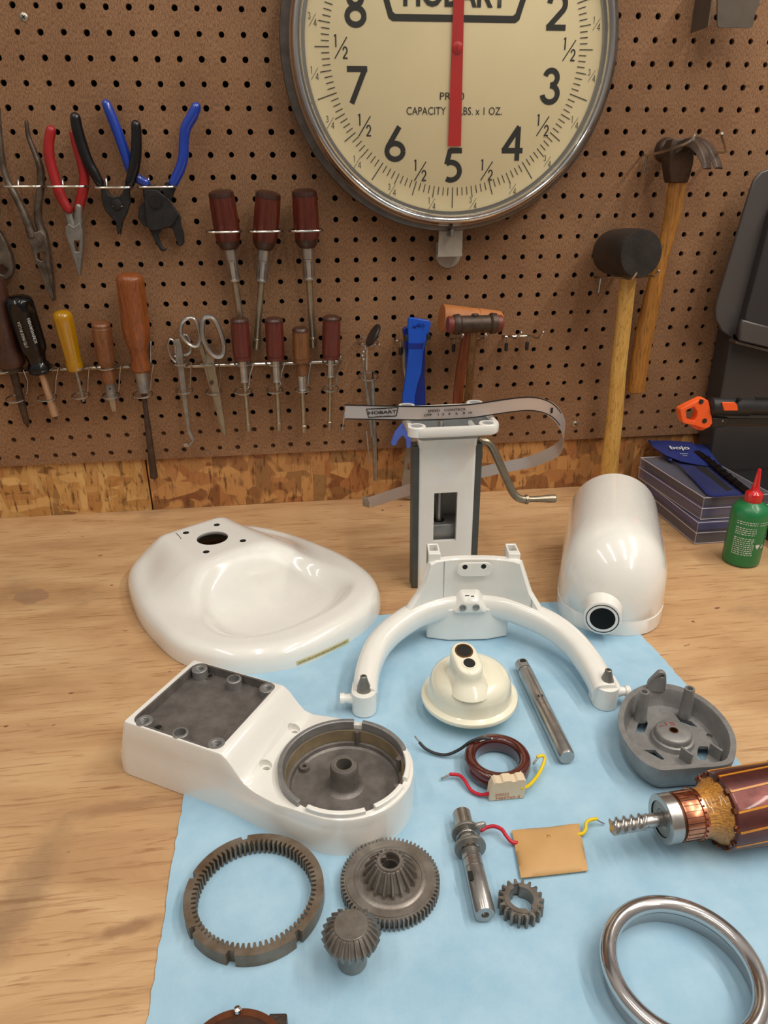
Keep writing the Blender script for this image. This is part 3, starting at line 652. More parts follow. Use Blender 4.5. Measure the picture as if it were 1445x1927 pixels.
big, s_ = nutdriver('nut_driver', 'large nut driver tilted to the right, its tip behind a smaller handle', GL_, 1.0, M['red_wood'], M['dark_wood']); nd_metal(big, 1.0, 0.040, 0.078, 0.0072, 0.0044, 0.0058)
b2 = copy_tree(big); b2['label'] = 'large nut driver in the middle, leaning the other way, tip low'; b3 = copy_tree(big); b3['label'] = 'large nut driver hanging closest to the round dial'
place(big, 415, 358, 0.034, 456, 620, 0.012); place(b2, 505, 360, 0.034, 484, 634, 0.012); place(b3, 572, 356, 0.034, 588, 632, 0.012)
sm, s_ = nutdriver('nut_driver', 'small red nut driver first right of the scissors', GS_, 1.0, M['red_wood2'], M['red_wood2'])
for v in list(sm.children): v.scale = (1, 1, 1)
# small one: slimmer and longer handle
def slim_driver(label, hw, hl, mat, fl, sh, rf, rs, sock, neck=False):
    o = thing('nut_driver', (0, 0, 0), label, 'nut driver', GS_); D = (0, 0, -1)
    h = MB(); h.lathe([(0.0001, 0), (hw * .72, 0.0006), (hw * .94, 0.003), (hw * .98, 0.008, .5), (hw, 0.02, 1), (hw, hl - .008, 1), (hw * .97, hl - 0.006, 0), (hw * .9, hl - .0055), (hw * .93, hl - .003), (hw * .9, hl), (0, hl)], (0, 0, 0), D, 64, flute=8, fd=0.08)
    ho = build('handle', h, mat, o)
    c = MB(); c.lathe([(0.0001, -0.0002), (hw * .75, 0.0004), (hw * .97, 0.0028), (hw * 1.0, 0.0045)], (0, 0, 0), D, 32); build('cap', c, M['dark_brown_wood'], ho)
    z = hl
    if neck:
        c = MB(); c.lathe([(hw * .85, z - .001), (hw * .62, z + 0.001), (hw * .66, z + 0.018), (hw * .5, z + .020), (0, z + .020)], (0, 0, 0), D, 28); build('neck', c, mat, o); z += 0.020
    c = MB(); c.lathe([(rf * 1.1, z - 0.001), (rf * 1.1, z + fl * 0.3), (rf, z + fl * 0.32), (rf, z + fl * 0.92), (rf * 1.15, z + fl * 0.94), (rf * 1.15, z + fl), (rs, z + fl)], (0, 0, 0), D, 28); build('ferrule', c, M['steel'], o)
    c = MB(); c.rod((0, 0, -(z + fl - 0.001)), (0, 0, -(z + fl + sh)), rs, n=16); sf = build('shaft', c, M['brass'], o)
    L = z + fl + sh; c = MB(); c.lathe([(rs, L - 0.001), (sock, L), (sock * .95, L + 0.0015), (sock * .9, L + 0.003), (sock * .9, L + 0.010), (sock * .6, L + 0.010), (sock * .6, L + 0.006)], (0, 0, 0), D, 20); build('socket', c, M['brass'], sf)
    return o
for ch in list(sm.children):
    for g in list(ch.children): bpy.data.objects.remove(g)
    bpy.data.objects.remove(ch)
bpy.data.objects.remove(sm)
n1 = slim_driver('small red handled nut driver, first right of the scissors', 0.0122, 0.056, M['red_wood2'], 0.031, 0.062, 0.0058, 0.0032, 0.0048)
place(n1, 450, 598, 0.032, 469, 823, 0.016)
n2 = copy_tree(n1); n2['label'] = 'small red handled nut driver, second right of the scissors'; place(n2, 515, 598, 0.032, 526, 823, 0.016)
n3 = slim_driver('small brown handled nut driver with a turned wooden neck', 0.0112, 0.047, M['brown_wood'], 0.020, 0.054, 0.0062, 0.0034, 0.0044, neck=True); place(n3, 565, 616, 0.032, 572, 808, 0.016)
n4 = slim_driver('small red nut driver at the far end of the rack beside the mirror', 0.0122, 0.058, M['red_wood2'], 0.026, 0.067, 0.0052, 0.0026, 0.0036); place(n4, 624, 594, 0.032, 620, 820, 0.016)

# --- wire tool racks with paired rings
def tool_rack(label, bar, ends, rings, low):
    o = thing('tool_rack', W(*bar[0], 0.004), label, 'tool rack', 'wire tool racks on the pegboard')
    m = MB(); P = [W(p[0], p[1], 0.004) for p in bar]; P0 = P[0]
    m.tube(P, 0.0021, 10); build('bar', m, M['wire'], o)
    for e in ends:
        m = MB(); a, b = W(*e[0], 0.004), W(*e[1], 0.0); m.tube(smooth_pts([a, a + V((0.002, -0.003, 0.002)), V((b.x, -0.006, b.z - 0.001)), V((b.x, -0.0004, b.z))], 4), 0.0019, 8); build('end_prong', m, M['wire'], o)
    for (x, y, rx), (lx, ly, lr) in zip(rings, low):
        for (cx, cy, r) in ((x, y, rx), (lx, ly, lr)):
            c = W(cx, cy, 0.020); m = MB(); m.torus(c, (0.0, -0.20, 1), r * K * 1.04, 0.0012, 36, 8, sy=0.92); build('ring', m, M['wire'], o)
        a, b = W(x, y, 0.020), W(lx, ly, 0.020); h = V((rx * K * 0.94, 0, 0))
        m = MB(); m.tube([a + h + V((0, 0.004, 0)), a + h + V((0.004, 0.008, -0.002)), b + h + V((0.0, 0.010, 0.020)), b + h * .8 + V((0, 0.008, 0.006)), b + h * .5 + V((0, 0.009, 0))], 0.0010, 8); build('link', m, M['wire'], o)
    return o
r1 = [(8, 692, 25), (82, 692, 19), (143, 690, 17), (201, 689, 19), (263, 686, 19)]; l1 = [(30, 750, 18), (89, 748, 17), (152, 744, 16), (209, 744, 16), (269, 742, 18)]
tool_rack('long wire rack holding the black, yellow and orange handled tools', [(-60, 706), (60, 698), (150, 693), (281, 689)], [((281, 689), (284, 644))], r1, l1)
r2 = [(339, 682, 15), (392, 682, 15), (457, 683, 16), (516, 682, 16), (567, 681, 15), (624, 680, 17)]; l2 = [(347, 735, 16), (402, 737, 15), (458, 736, 17), (517, 734, 16), (570, 733, 15), (622, 731, 16)]
tool_rack('long wire rack holding the scissors and the small nut drivers', [(345, 690), (450, 686), (560, 683), (636, 680)], [((636, 680), (641, 668)), ((345, 690), (331, 668))], r2, l2)

# --- screwdrivers in the first rack
def driver(name, label, cat, a, b, da, db, segs):
    """segs: (part, material, [(pixel distance along, radius px, flute)], flutes, depth)"""
    A, B = W(*a, da), W(*b, db); L = math.hypot(b[0] - a[0], b[1] - a[1]); o = thing(name, A, label, cat); last = None
    for part, mt, prof, fl, fd in segs:
        m = MB(); m.turned(A, B, [(max(q[1], 0.001) * K, q[0] / L, *q[2:]) for q in prof], n=(fl * 8 if fl else 28), flute=fl, fd=fd); last = build(part, m, mt, o)
    return o, A, B, L
o, A, B, L = driver('screwdriver', 'black plastic handled screwdriver with white printing on the handle', 'screwdriver', (31, 556), (106, 790), 0.036, 0.014,
    [('handle', M['black_gloss'], [(0, 0), (1, 14), (4, 21), (9, 25), (16, 26.5, .6), (30, 27, 1), (90, 26, 1), (100, 25, 1), (108, 20, .6), (115, 18), (125, 17), (131, 21), (136, 22.5), (138, 21.5), (140, 22.5), (142, 21.5), (144, 22), (148, 16), (150, 0)], 6, .16),
     ('shaft', M['shaft_tan'], [(145, 6.5), (205, 6.5), (212, 7.5), (236, 8.5), (236.5, 0)], 0, 0), ('tip', M['old_steel'], [(236, 3), (245, 2.5)], 0, 0)])
ax = (B - A).normalized(); hd = [c for c in o.children if c.name.startswith('handle')][0]
fw = V((0, -1, 0)); fw = (fw - ax * fw.dot(ax)).normalized(); sd = ax.cross(fw)
for s_txt, ang, dist, ln in (('(173) MADE IN U.S.A.', 0.05, 64, 50), ('SCREWDRIVERS', -0.62, 60, 48)):
    nrm = (fw * cos(ang) + sd * sin(ang)).normalized(); up = ax.cross(nrm) * 1.0
    c = A + ax * (dist / L * (B - A).length) + nrm * (26.6 * K if ang > -.3 else 26.4 * K)
    textmesh('lettering', s_txt, M['white_ink'], hd, c, -ax, nrm.cross(-ax), 0.0035, ln * K)
o, A, B, L = driver('screwdriver', 'small screwdriver with a clear amber yellow handle', 'screwdriver', (115, 584), (158, 758), 0.032, 0.014,
    [('handle', M['amber'], [(0, 0), (1, 10), (5, 16), (11, 18.5), (18, 18.5, .4), (40, 17.5, 1), (75, 16, 1), (92, 15, .3), (98, 16), (106, 16.5), (112, 15), (113, 0)], 8, .1),
     ('shaft', M['steel_dull'], [(109, 4), (165, 3.2), (172, 2.2), (176, 3.2)], 0, 0)])
o, A, B, L = driver('wood_chisel', 'short chisel with a squat worn brown wood handle', 'chisel', (189, 606), (214, 774), 0.032, 0.014,
    [('handle', M['mid_wood'], [(0, 0), (1, 15), (4, 17.5), (9, 17), (10, 18, .2), (30, 18.5, 1), (55, 18, 1), (68, 18, 1), (76, 15), (82, 12), (100, 13.5), (112, 12), (113, 0)], 6, .08),
     ('ferrule', M['steel_dull'], [(110, 8.5), (112, 9.5), (145, 10.5), (146, 0)], 0, 0)])
c1, c2 = W(210, 745, 0.018), W(215, 774, 0.015); m = MB(); m.loft([[c1 + V((-.0045, -.0018, 0)), c1 + V((.0045, -.0018, 0)), c1 + V((.0045, .0018, 0)), c1 + V((-.0045, .0018, 0))], [c2 + V((-.0028, -.0006, 0)), c2 + V((.0028, -.0006, 0)), c2 + V((.0028, .0006, 0)), c2 + V((-.0028, .0006, 0))]]); build('blade', m, M['steel'], o)
m = MB(); m.lathe([(.0011, 0), (.0011, .0006)], W(207, 731, 0.0255), (0, -1, 0), 12); build('rivet', m, M['hole'], o)
o, A, B, L = driver('screwdriver', 'very long screwdriver with a large amber orange turned wood handle', 'screwdriver', (243, 514), (290, 900), 0.038, 0.010,
    [('handle', M['amber_wood'], [(0, 0), (1, 16), (4, 22), (9, 25), (18, 25.5, .6), (50, 26, 1), (90, 26.5, 1), (115, 24, 1), (127, 19), (132, 17), (142, 15.5), (150, 16.5), (160, 18.5), (168, 18.5), (172, 15), (173, 0)], 8, .07),
     ('ferrule', M['steel_dull'], [(171, 12), (172, 14), (178, 13.5), (205, 10.5), (207, 11.5), (211, 11.5), (212, 0)], 0, 0),
     ('shaft', M['iron'], [(210, 5), (258, 5), (264, 5.5), (270, 6), (340, 7), (386, 8.5), (388, 7)], 0, 0)])
o, A, B, L = driver('screwdriver', 'dark walnut handled screwdriver cut off by the picture edge', 'screwdriver', (-22, 520), (53, 806), 0.036, 0.012,
    [('handle', M['dark_brown_wood'], [(0, 0), (2, 20), (10, 26), (40, 27), (90, 24), (125, 21), (145, 27), (158, 28), (165, 24), (166, 0)], 0, 0),
     ('ferrule', M['iron'], [(163, 19), (176, 19), (177, 0)], 0, 0), ('shaft', M['iron'], [(175, 8), (260, 7), (282, 6), (294, 1.5)], 0, 0)])

# --- bent snips and scissors
o = hang('bent_snips', 345, 700, 0.02, 'narrow steel snips with a bent hooked tip, hanging left of the scissors', 'snips')
m = MB(); P = [(327, 640), (337, 637), (342, 650), (347, 700), (354, 768), (358, 808), (366, 825), (364, 832), (355, 842), (352, 840), (361, 829), (353, 815), (346, 770), (336, 700), (328, 655)]
prism_px(m, P, 0.019, 0.024); build('blade', m, M['steel_dull'], o, bevel=0.0006)
m = MB(); prism_px(m, circ_px(350.5, 836, 4.5, 3.5), 0.018, 0.025); build('hooked_tip', m, M['steel'], o)
m = MB(); m.tube(smooth_pts(Wp([(331, 682), (322, 672), (316, 655), (317, 642), (322, 638), (328, 645), (330, 665)], .024), 4), .0026, 8, flat=0.6); build('finger_loop', m, M['steel'], o)
m = MB(); m.tube(smooth_pts(Wp([(345, 630), (352, 632), (357, 645), (358, 660), (352, 667), (346, 668)], .014), 4), .0022, 8); build('finger_loop', m, M['steel'], o)
o = hang('scissors', 392, 680, 0.02, 'large nickel plated scissors with an oval and a round finger bow', 'scissors')
m = MB(); m.tube(smooth_pts(Wp([(372, 612), (366, 600), (355, 598), (343, 607), (340, 625), (348, 640), (362, 651), (372, 650), (377, 635)], .022), 4, closed=True), .0028, 10, closed=True, flat=1.5, up=(0, -1, 0)); build('finger_bow', m, M['steel'], o)
m = MB(); m.tube(smooth_pts(Wp([(382, 602), (391, 596), (404, 602), (415, 625), (421, 650), (418, 668), (405, 671), (391, 656), (381, 630)], .026), 4, closed=True), .0036, 10, closed=True, flat=1.2, up=(0, -1, 0)); build('finger_bow', m, M['steel'], o)
m = MB(); prism_px(m, [(371, 640), (378, 634), (385, 660), (397, 690), (405, 715), (412, 745), (421, 800), (425, 824), (418, 812), (404, 765), (398, 740), (390, 715), (386, 700), (380, 672)], 0.018, 0.022); build('blade', m, M['brass'], o, bevel=0.0006)
m = MB(); prism_px(m, [(388, 655), (402, 668), (405, 690), (407, 702), (414, 740), (423, 795), (425, 824), (415, 795), (400, 742), (391, 700), (388, 690)], 0.0222, 0.026); build('blade', m, M['brass'], o, bevel=0.0006)
m = MB(); prism_px(m, circ_px(398, 720, 4.2), 0.026, 0.0275); build('pivot', m, M['iron'], o)

# --- inspection mirror and ring hook with the grey pen tool
o = thing('ring_hook', W(693, 645, 0.0), 'single wire hook with two stacked rings under the inspection mirror', 'hook')
for (cx, cy, r, d) in ((692, 643, 22, 0.020), (693, 708, 21, 0.022)):
    m = MB(); m.torus(W(cx, cy, d), (0, -0.2, 1), r * K * .95, 0.0013, 32, 8); build('ring', m, M['wire'], o)
m = MB(); a = W(690, 652, 0.036); b = W(690, 697, 0.033); m.tube([a, b], 0.0011, 8); build('link', m, M['wire'], o)
for x in (674, 706):
    h = W(x, 637, 0.0); m = MB(); m.tube(smooth_pts([V((h.x, 0.004, h.z)), V((h.x, -0.003, h.z)), V((h.x + .002, -0.010, h.z - .004)), V((h.x + .004, -0.016, h.z - 0.005))], 3), 0.0013, 8); build('prong', m, M['wire'], o)
o = hang('inspection_mirror', 695, 650, 0.04, 'small round inspection mirror with black rim on a jointed rod', 'inspection mirror')
nrm = V((0.85, 0.1, -0.52)).normalized()
m = MB(); m.lathe([(0.0, -0.0022), (0.0155, -0.002), (0.0168, 0.0), (0.0155, 0.002), (0.0135, 0.0022), (0.0132, 0.0012), (0.0, 0.0012)], W(702, 631, 0.042), nrm, 36); mr = build('mirror', m, M['black_plastic'], o)
m = MB(); m.lathe([(0.0128, 0.0013), (0.0, 0.0016)], W(702, 631, 0.042), nrm, 32); build('mirror_glass', m, M['chrome'], mr)
for p in ((688, 655), (684, 662), (682, 669), (684, 676)):
    m = MB(); c = W(*p, 0.04); m.lathe([(0, -.0024), (.0017, -.0017), (.0024, 0), (.0017, .0017), (0, .0024)], c, Z3, 14); build('ball_joint', m, M['steel'], o)
m = MB(); tube_px(m, [(683, 672), (687, 712), (694, 765), (700, 820)], [.0018, .0019, .0026, .0026], 0.030, 2); build('rod', m, M['steel_dull'], o)
o = hang('rod_magnet', 702, 800, 0.02, 'grey round pencil shaped pick-up tool hanging behind the metal band', 'pick-up tool')
m = MB(); m.turned(W(700, 714, 0.022), W(707, 904, 0.018), [(.0026, 0), (.0034, .01), (.0034, .55), (.0038, .6), (.0038, .66), (.0034, .67), (.0036, .8), (.0034, .99), (.0026, 1)], 20); build('barrel', m, M['steel_dull'], o)
m = MB(); tube_px(m, [(690, 812), (693, 845), (697, 870)], .0012, 0.027, 2); build('clip', m, M['steel'], o)
o = hang('scriber', 706, 840, 0.03, 'thin dark curved pick hanging beside the grey pencil shaped tool', 'pick')
m = MB(); tube_px(m, [(701, 700, .014), (706, 800, .013), (709, 850, .012), (711, 866, .012)], [.0010, .0012, .0014, .0006], 0.012, 3); build('rod', m, M['black_steel'], o)

# --- double prong hooks with rubber tips
def prong_hook(label, pts, pegs, tips):
    o = thing('prong_hook', W(*pts[0][0][:2], 0), label, 'hook', 'double wire hooks with dark rubber pegs')
    for P in pts:
        m = MB(); m.tube(smooth_pts([W(p[0], p[1], p[2]) for p in P], 4), 0.0016, 8); build('prong', m, M['wire'], o)
    for (x, y, x2, y2, d) in pegs:
        m = MB(); m.tube([W(x, y, d), W(x2, y2, d)], 0.0012, 8); build('peg', m, M['wire'], o)
        m = MB(); a, b = W(x2, y2 - 5, d), W(x2 - 1, y2 + 11, d); m.tube([a, a.lerp(b, .15), a.lerp(b, .9), b], [.0018, .0026, .0026, .0012], 12); build('rubber_tip', m, M['black_plastic'], o)
    for (x, y, d) in tips:
        m = MB(); c = W(x, y, d); m.lathe([(0, -.0024), (.0017, -.0017), (.0024, 0), (.0017, .0017), (0, .0024)], c, Z3, 14); build('prong_end', m, M['wire'], o)
    return o
prong_hook('empty double wire hook right of the mallets', [[(942, 630, -.004), (950, 633, .004), (960, 633, .02), (970, 637, .04), (981, 626, .05)], [(975, 627, -.004), (982, 632, .004), (998, 632, .02), (1012, 636, .04), (1022, 626, .05)], [(950, 633.5, .014), (1000, 632, .014)]],
    [(955, 634, 953, 650, .018), (994, 633, 992, 648, .018)], [(981, 626, .051), (1022, 625, .051)])
prong_hook('double wire hook carrying the two mallets', [[(841, 631, -.004), (846, 637, .006), (860, 637, .03), (866, 637, .076), (872, 630, .088)], [(903, 631, -.004), (905, 637, .006), (908, 637, .03), (910, 637, .076), (915, 630, .088)], [(844, 637, .012), (914, 635, .012)]],
    [(855, 638, 854, 652, .02)], [(871, 630, .089), (914, 629, .089)])
prong_hook('double wire hook carrying the blue plastic tools', [[(741, 635, -.004), (746, 641, .006), (752, 641, .02), (760, 641, .045), (764, 637, .052)], [(803, 633, -.004), (803, 640, .006), (802, 641, .02), (803, 640, .045), (806, 634, .052)], [(745, 641, .012), (803, 640, .012)]],
    [(755, 641, 754, 658, .016)], [])
for o in [q for q in bpy.data.objects if q.get('label') == 'double wire hook carrying the blue plastic tools']:
    for p in ((764, 636), (806, 634)):
        m = MB(); c = W(p[0], p[1], .052); m.lathe([(0, -.0045), (.0026, -.0035), (.0034, 0), (.0026, .0035), (0, .0045)], c, Z3, 14); build('rubber_cap', m, M['black_plastic'], o)

# --- blue plastic tools
o = hang('trim_tool', 775, 700, 0.03, 'bright blue plastic trim removal tool with forked lower end', 'trim tool')
m = MB(); prism_px(m, [(768, 598), (772, 597), (805, 602), (810, 606), (809, 614), (796, 660), (792, 700), (785, 722), (780, 745), (778, 800), (762, 800), (757, 760), (757, 745), (764, 700), (768, 660), (767, 610)], 0.030, 0.038)
hb = build('handle', m, M['blue_plastic'], o, bevel=0.0012)
m = MB(); prism_px(m, [(768, 646), (797, 646), (795, 656), (769, 656)], 0.038, 0.0386); build('band', m, M['blue_plastic_dark'], hb, smooth=0)
m = MB(); prism_px(m, [(757, 795), (778, 795), (776, 820), (774, 838), (770, 843), (764, 842), (763, 826), (757, 819), (750, 826), (745, 838), (736, 838), (735, 832), (743, 812)], 0.030, 0.035); build('fork', m, M['blue_plastic_pale'], o, bevel=0.001)
textmesh('lettering', 'MADE IN USA', M['blue_plastic_dark'], hb, W(775, 692, 0.0381), (W(779, 665, .038) - W(772, 720, .038)), -(W(779, 665, .038) - W(772, 720, .038)).cross(V((0, -1, 0))).normalized() * -1, 0.0045, 0.036)
m = MB(); L_ = [(777, 612, .0386), (783, 618, .0386), (778, 616, .0386), (790, 608, .0386), (787, 616, .0386), (800, 612, .0386), (794, 620, .0386)]
m.tube([W(*p) for p in L_], 0.0004, 6); m.tube([W(*p) for p in [(776, 616, .0386), (788, 613, .0386), (797, 609, .0386)]], 0.0004, 6); build('emblem', m, M['blue_plastic_dark'], hb)
o = hang('trim_tool', 790, 720, 0.02, 'darker blue plastic trim tool hanging behind the bright blue one', 'trim tool')
m = MB(); prism_px(m, [(757, 618), (768, 613), (800, 640), (798, 700), (800, 760), (800, 790), (790, 850), (772, 842), (770, 760), (766, 700), (760, 640)], 0.018, 0.026); build('handle', m, M['blue_plastic_dark'], o, bevel=0.0012)
o = hang('putty_knife', 765, 880, 0.02, 'steel scraper blade with a small slot, hanging behind the column', 'scraper')
m = MB(); prism_px(m, [(765, 835), (790, 835), (800, 945), (753, 935), (757, 900)], 0.014, 0.0155, [rr for rr in [[(765, 872), (770, 872), (771, 884), (766, 884)]]]); build('blade', m, M['steel_dull'], o)
m = MB(); tube_px(m, [(764, 640), (763, 690), (775, 760), (780, 838)], .0045, 0.012, 3, flat=0.5, up=(0, -1, 0)); build('handle', m, M['steel_dull'], o)

# --- mallets and hammers
def hammer_handle(o, P, mat, n=24, part='handle', flatk=0.75):
    m = MB(); Q = smooth_pts([W(p[0], p[1], p[2]) for p in P], 4); r = []
    for i in range(len(Q)):
        t = i * (len(P) - 1) / (len(Q) - 1); j = min(int(t), len(P) - 2); r.append((P[j][3] + (P[j + 1][3] - P[j][3]) * (t - j)) * K)
    Q = [Q[0]] + Q + [Q[-1] + (Q[-1] - Q[-2]).normalized() * 0.0015]; r = [r[0] * .8] + r + [r[-1] * .78]
    m.tube(Q, r, n, up=(0, -1, 0), flat=flatk); return build(part, m, mat, o, smooth=50)
o = hang('rawhide_mallet', 885, 595, 0.02, 'mallet with a wide tan rawhide head and red brown handle, behind the small mallet', 'mallet')
A, B = W(831, 598, 0.036), W(941, 606, 0.030)
m = MB(); m.turned(A, B, [(26 * K, 0), (27 * K, .02), (25 * K, .38), (25.5 * K, .41)], 40); m.turned(A, B, [(24.5 * K, .41), (23.5 * K, .60)], 40); m.turned(A, B, [(24.5 * K, .60), (23 * K, .8), (22 * K, .97), (20 * K, 1)], 40)
build('head', m, M['tan_leather'], o)
hammer_handle(o, [(880, 618, .034, 9), (873, 660, .032, 10), (864, 720, .028, 11), (858, 800, .026, 11)], M['mallet_handle'])
o = hang('soft_face_mallet', 892, 612, 0.05, 'small mallet with a dark metal head and red plastic faces', 'mallet')
A, B = W(842, 611, 0.073), W(944, 608, 0.070)
m = MB(); m.turned(A, B, [(17.5 * K, .10), (19 * K, .12), (20 * K, .20), (19 * K, .22), (16.2 * K, .24), (16.2 * K, .76), (19 * K, .78), (20.5 * K, .80), (19.5 * K, .89), (17 * K, .90)], 40); hd = build('head', m, M['iron'], o)
for t in ([(14.5 * K, 0.0), (16 * K, .02), (16 * K, .10)], [(16 * K, .90), (16 * K, .985), (14.5 * K, 1.0)]):
    m = MB(); m.turned(A, B, t, 36); build('striking_face', m, simple('red_face_plastic', (124, 56, 42), 0.4, var=0.2), o)
m = MB(); c = A.lerp(B, .5) + V((0, 0, 16 * K)); m.lathe([(.0052, -.002), (.0052, .001), (.004, .0022), (0, .0024)], c, Z3, 20); build('wedge', m, M['iron'], hd)
hammer_handle(o, [(891, 622, .071, 8.5), (888, 660, .066, 7), (885, 700, .06, 8), (880, 760, .044, 9), (874, 820, .04, 9)], M['old_handle'])

o = hang('rubber_mallet', 1187, 478, 0.06, 'black rubber mallet with a long pale wooden handle', 'mallet')
A, B = W(1149, 474, 0.022), W(1207, 478, 0.100); ctr = A.lerp(B, .5)
m = MB(); m.turned(A, B, [(0, 0), (.0245, .0), (.0275, .02), (.0290, .12), (.0305, .5), (.0300, .86), (.0292, .96), (.0280, 1.0), (0, 1.0)], 56); build('head', m, M['rubber'], o)
hammer_handle(o, [(1186, 500, .064, 16), (1180, 540, .062, 16.5), (1172, 620, .056, 16), (1163, 700, .05, 17), (1156, 790, .044, 18), (1148, 860, .040, 20), (1145, 893, .038, 20.5)], M['hickory'])
o = thing('double_hook', W(1120, 520, 0), 'wire hook with upturned ends holding the rubber mallet', 'hook', 'upturned wire hammer hooks')
for P in ([(1117, 518, -.004), (1121, 522, .006), (1138, 522, .05), (1170, 523, .088), (1188, 525, .105), (1198, 513, .112)], [(1150, 516, -.004), (1160, 520, .006), (1190, 521, .05), (1226, 520, .088), (1232, 518, .098), (1240, 509, .105)]):
    m = MB(); m.tube(smooth_pts([W(*p[:3]) for p in P], 4), .0014, 8); build('prong', m, M['wire'], o)
m = MB(); m.tube([W(1130, 524, .012), W(1126, 550, .010)], .0015, 8); build('peg', m, M['wire'], o)

o = hang('claw_hammer', 1280, 300, 0.05, 'old claw hammer with brown forged head and stained hickory handle', 'hammer')
hammer_handle(o, [(1276, 335, .034, 17), (1272, 360, .034, 18), (1262, 420, .033, 16), (1246, 480, .032, 14), (1232, 540, .03, 17), (1214, 620, .026, 20), (1202, 690, .024, 20), (1196, 736, .022, 19)], M['hickory_dark'])
m = MB(); e0 = W(1277, 262, 0.045); e1 = W(1272, 344, 0.034)
m.loft([[e + V((a * k, b * k2, 0)) for a, b in ((-1, -.8), (-.7, -1), (.7, -1), (1, -.8), (1, .8), (.7, 1), (-.7, 1), (-1, .8))] for e, k, k2 in ((e0, .0120, .010), (e0.lerp(e1, .2), .0165, .0135), (e0.lerp(e1, .55), .0165, .0130), (e0.lerp(e1, .85), .0140, .0115), (e1, .0120, .010))])
hd = build('head', m, M['iron'], o, bevel=0.0012)
m = MB(); a, b = W(1276, 285, 0.036), W(1247, 282, 0.009); m.turned(a, b, [(.0115, 0), (.0105, .3), (.0115, .5), (.0140, .60), (.0150, .68), (.0150, .92), (.0140, 1.0)], 36); build('poll', m, M['iron'], hd)
for P, w0 in (([(1278, 278, .050, .0140), (1300, 270, .064, .0130), (1316, 278, .082, .0112), (1327, 298, .096, .0096), (1332, 318, .102, .0086)], 0), ([(1282, 276, .044, .0130), (1312, 268, .054, .0125), (1332, 278, .068, .0108), (1346, 298, .080, .0092), (1353, 317, .088, .0082)], 1)):
    m = MB(); Q = smooth_pts([W(*p[:3]) for p in P], 4); rr = [P[min(int(i * 4 / (len(Q) - 1)), 3)][3] * (1 - (i * 4 / (len(Q) - 1)) % 1) + P[min(int(i * 4 / (len(Q) - 1)) + 1, 4)][3] * ((i * 4 / (len(Q) - 1)) % 1) for i in range(len(Q))]
    sec = [(-1, -.55), (-.6, .55), (.6, .55), (1, -.55)]; m.sweep(Q, sec, up=(0.25, -0.55, 0.9), scale=[(r * 0.9, r * (0.9 - 0.62 * i / len(rr))) for i, r in enumerate(rr)]); build('claw', m, M['iron'], hd, smooth=50, bevel=0.0008)
o = thing('double_hook', W(1215, 290, 0), 'wire hook with upturned ends holding the claw hammer', 'hook', 'upturned wire hammer hooks')
for P in ([(1207, 290, -.002), (1211, 292, .010), (1219, 292, .04), (1245, 286, .075), (1295, 268, .110), (1310, 253, .115)], [(1340, 284, -.002), (1345, 286, .010), (1364, 286, .050), (1362, 270, .088), (1358, 257, .112), (1359, 251, .12)]):
    m = MB(); m.tube(smooth_pts([W(*p[:3]) for p in P], 4), .0016, 8); build('prong', m, M['wire'], o)
m = MB(); m.tube([W(1217, 294, .012), W(1212, 326, .010)], .0015, 8); build('peg', m, M['wire'], o)

# --- grey sheet bracket top right
o = hang('sheet_bracket', 1385, 25, 0.02, 'dull grey folded sheet metal bracket fixed high on the board', 'bracket')
m = MB(); prism_px(m, [(1349, -60), (1432, -60), (1428, 10), (1421, 22), (1415, 50), (1409, 53), (1352, 52), (1349, 48)], 0.040, 0.042); build('plate', m, M['galv'], o)
m = MB(); a0, a1 = W(1349, -60, .041), W(1349, 50, .041); m.box(((a0.x), -0.0205, (a0.z + a1.z) / 2), (0.002, 0.041, a0.z - a1.z)); build('side_flange', m, M['galv'], o)
# ------------------------------------------------------------------ machine parts on the bench
PZ = 0.0016                                                        # top of the pad
def tubeT(mb, L, r, k=5, n=12, **kw):
    kw.setdefault('dome', True); P = smooth_pts([T(*p) for p in L], k); return mb.tube(P, r, n, **kw)
def cyl(c, r, z0, z1, n=32):
    m = MB(); m.lathe([(r, z0), (r, z1)], (c[0], c[1], 0), (0, 0, 1), n); return m
def cylT(px, py, z, r, z0, z1, n=32): p = T(px, py, z); return cyl((p.x, p.y), r, z0, z1, n)

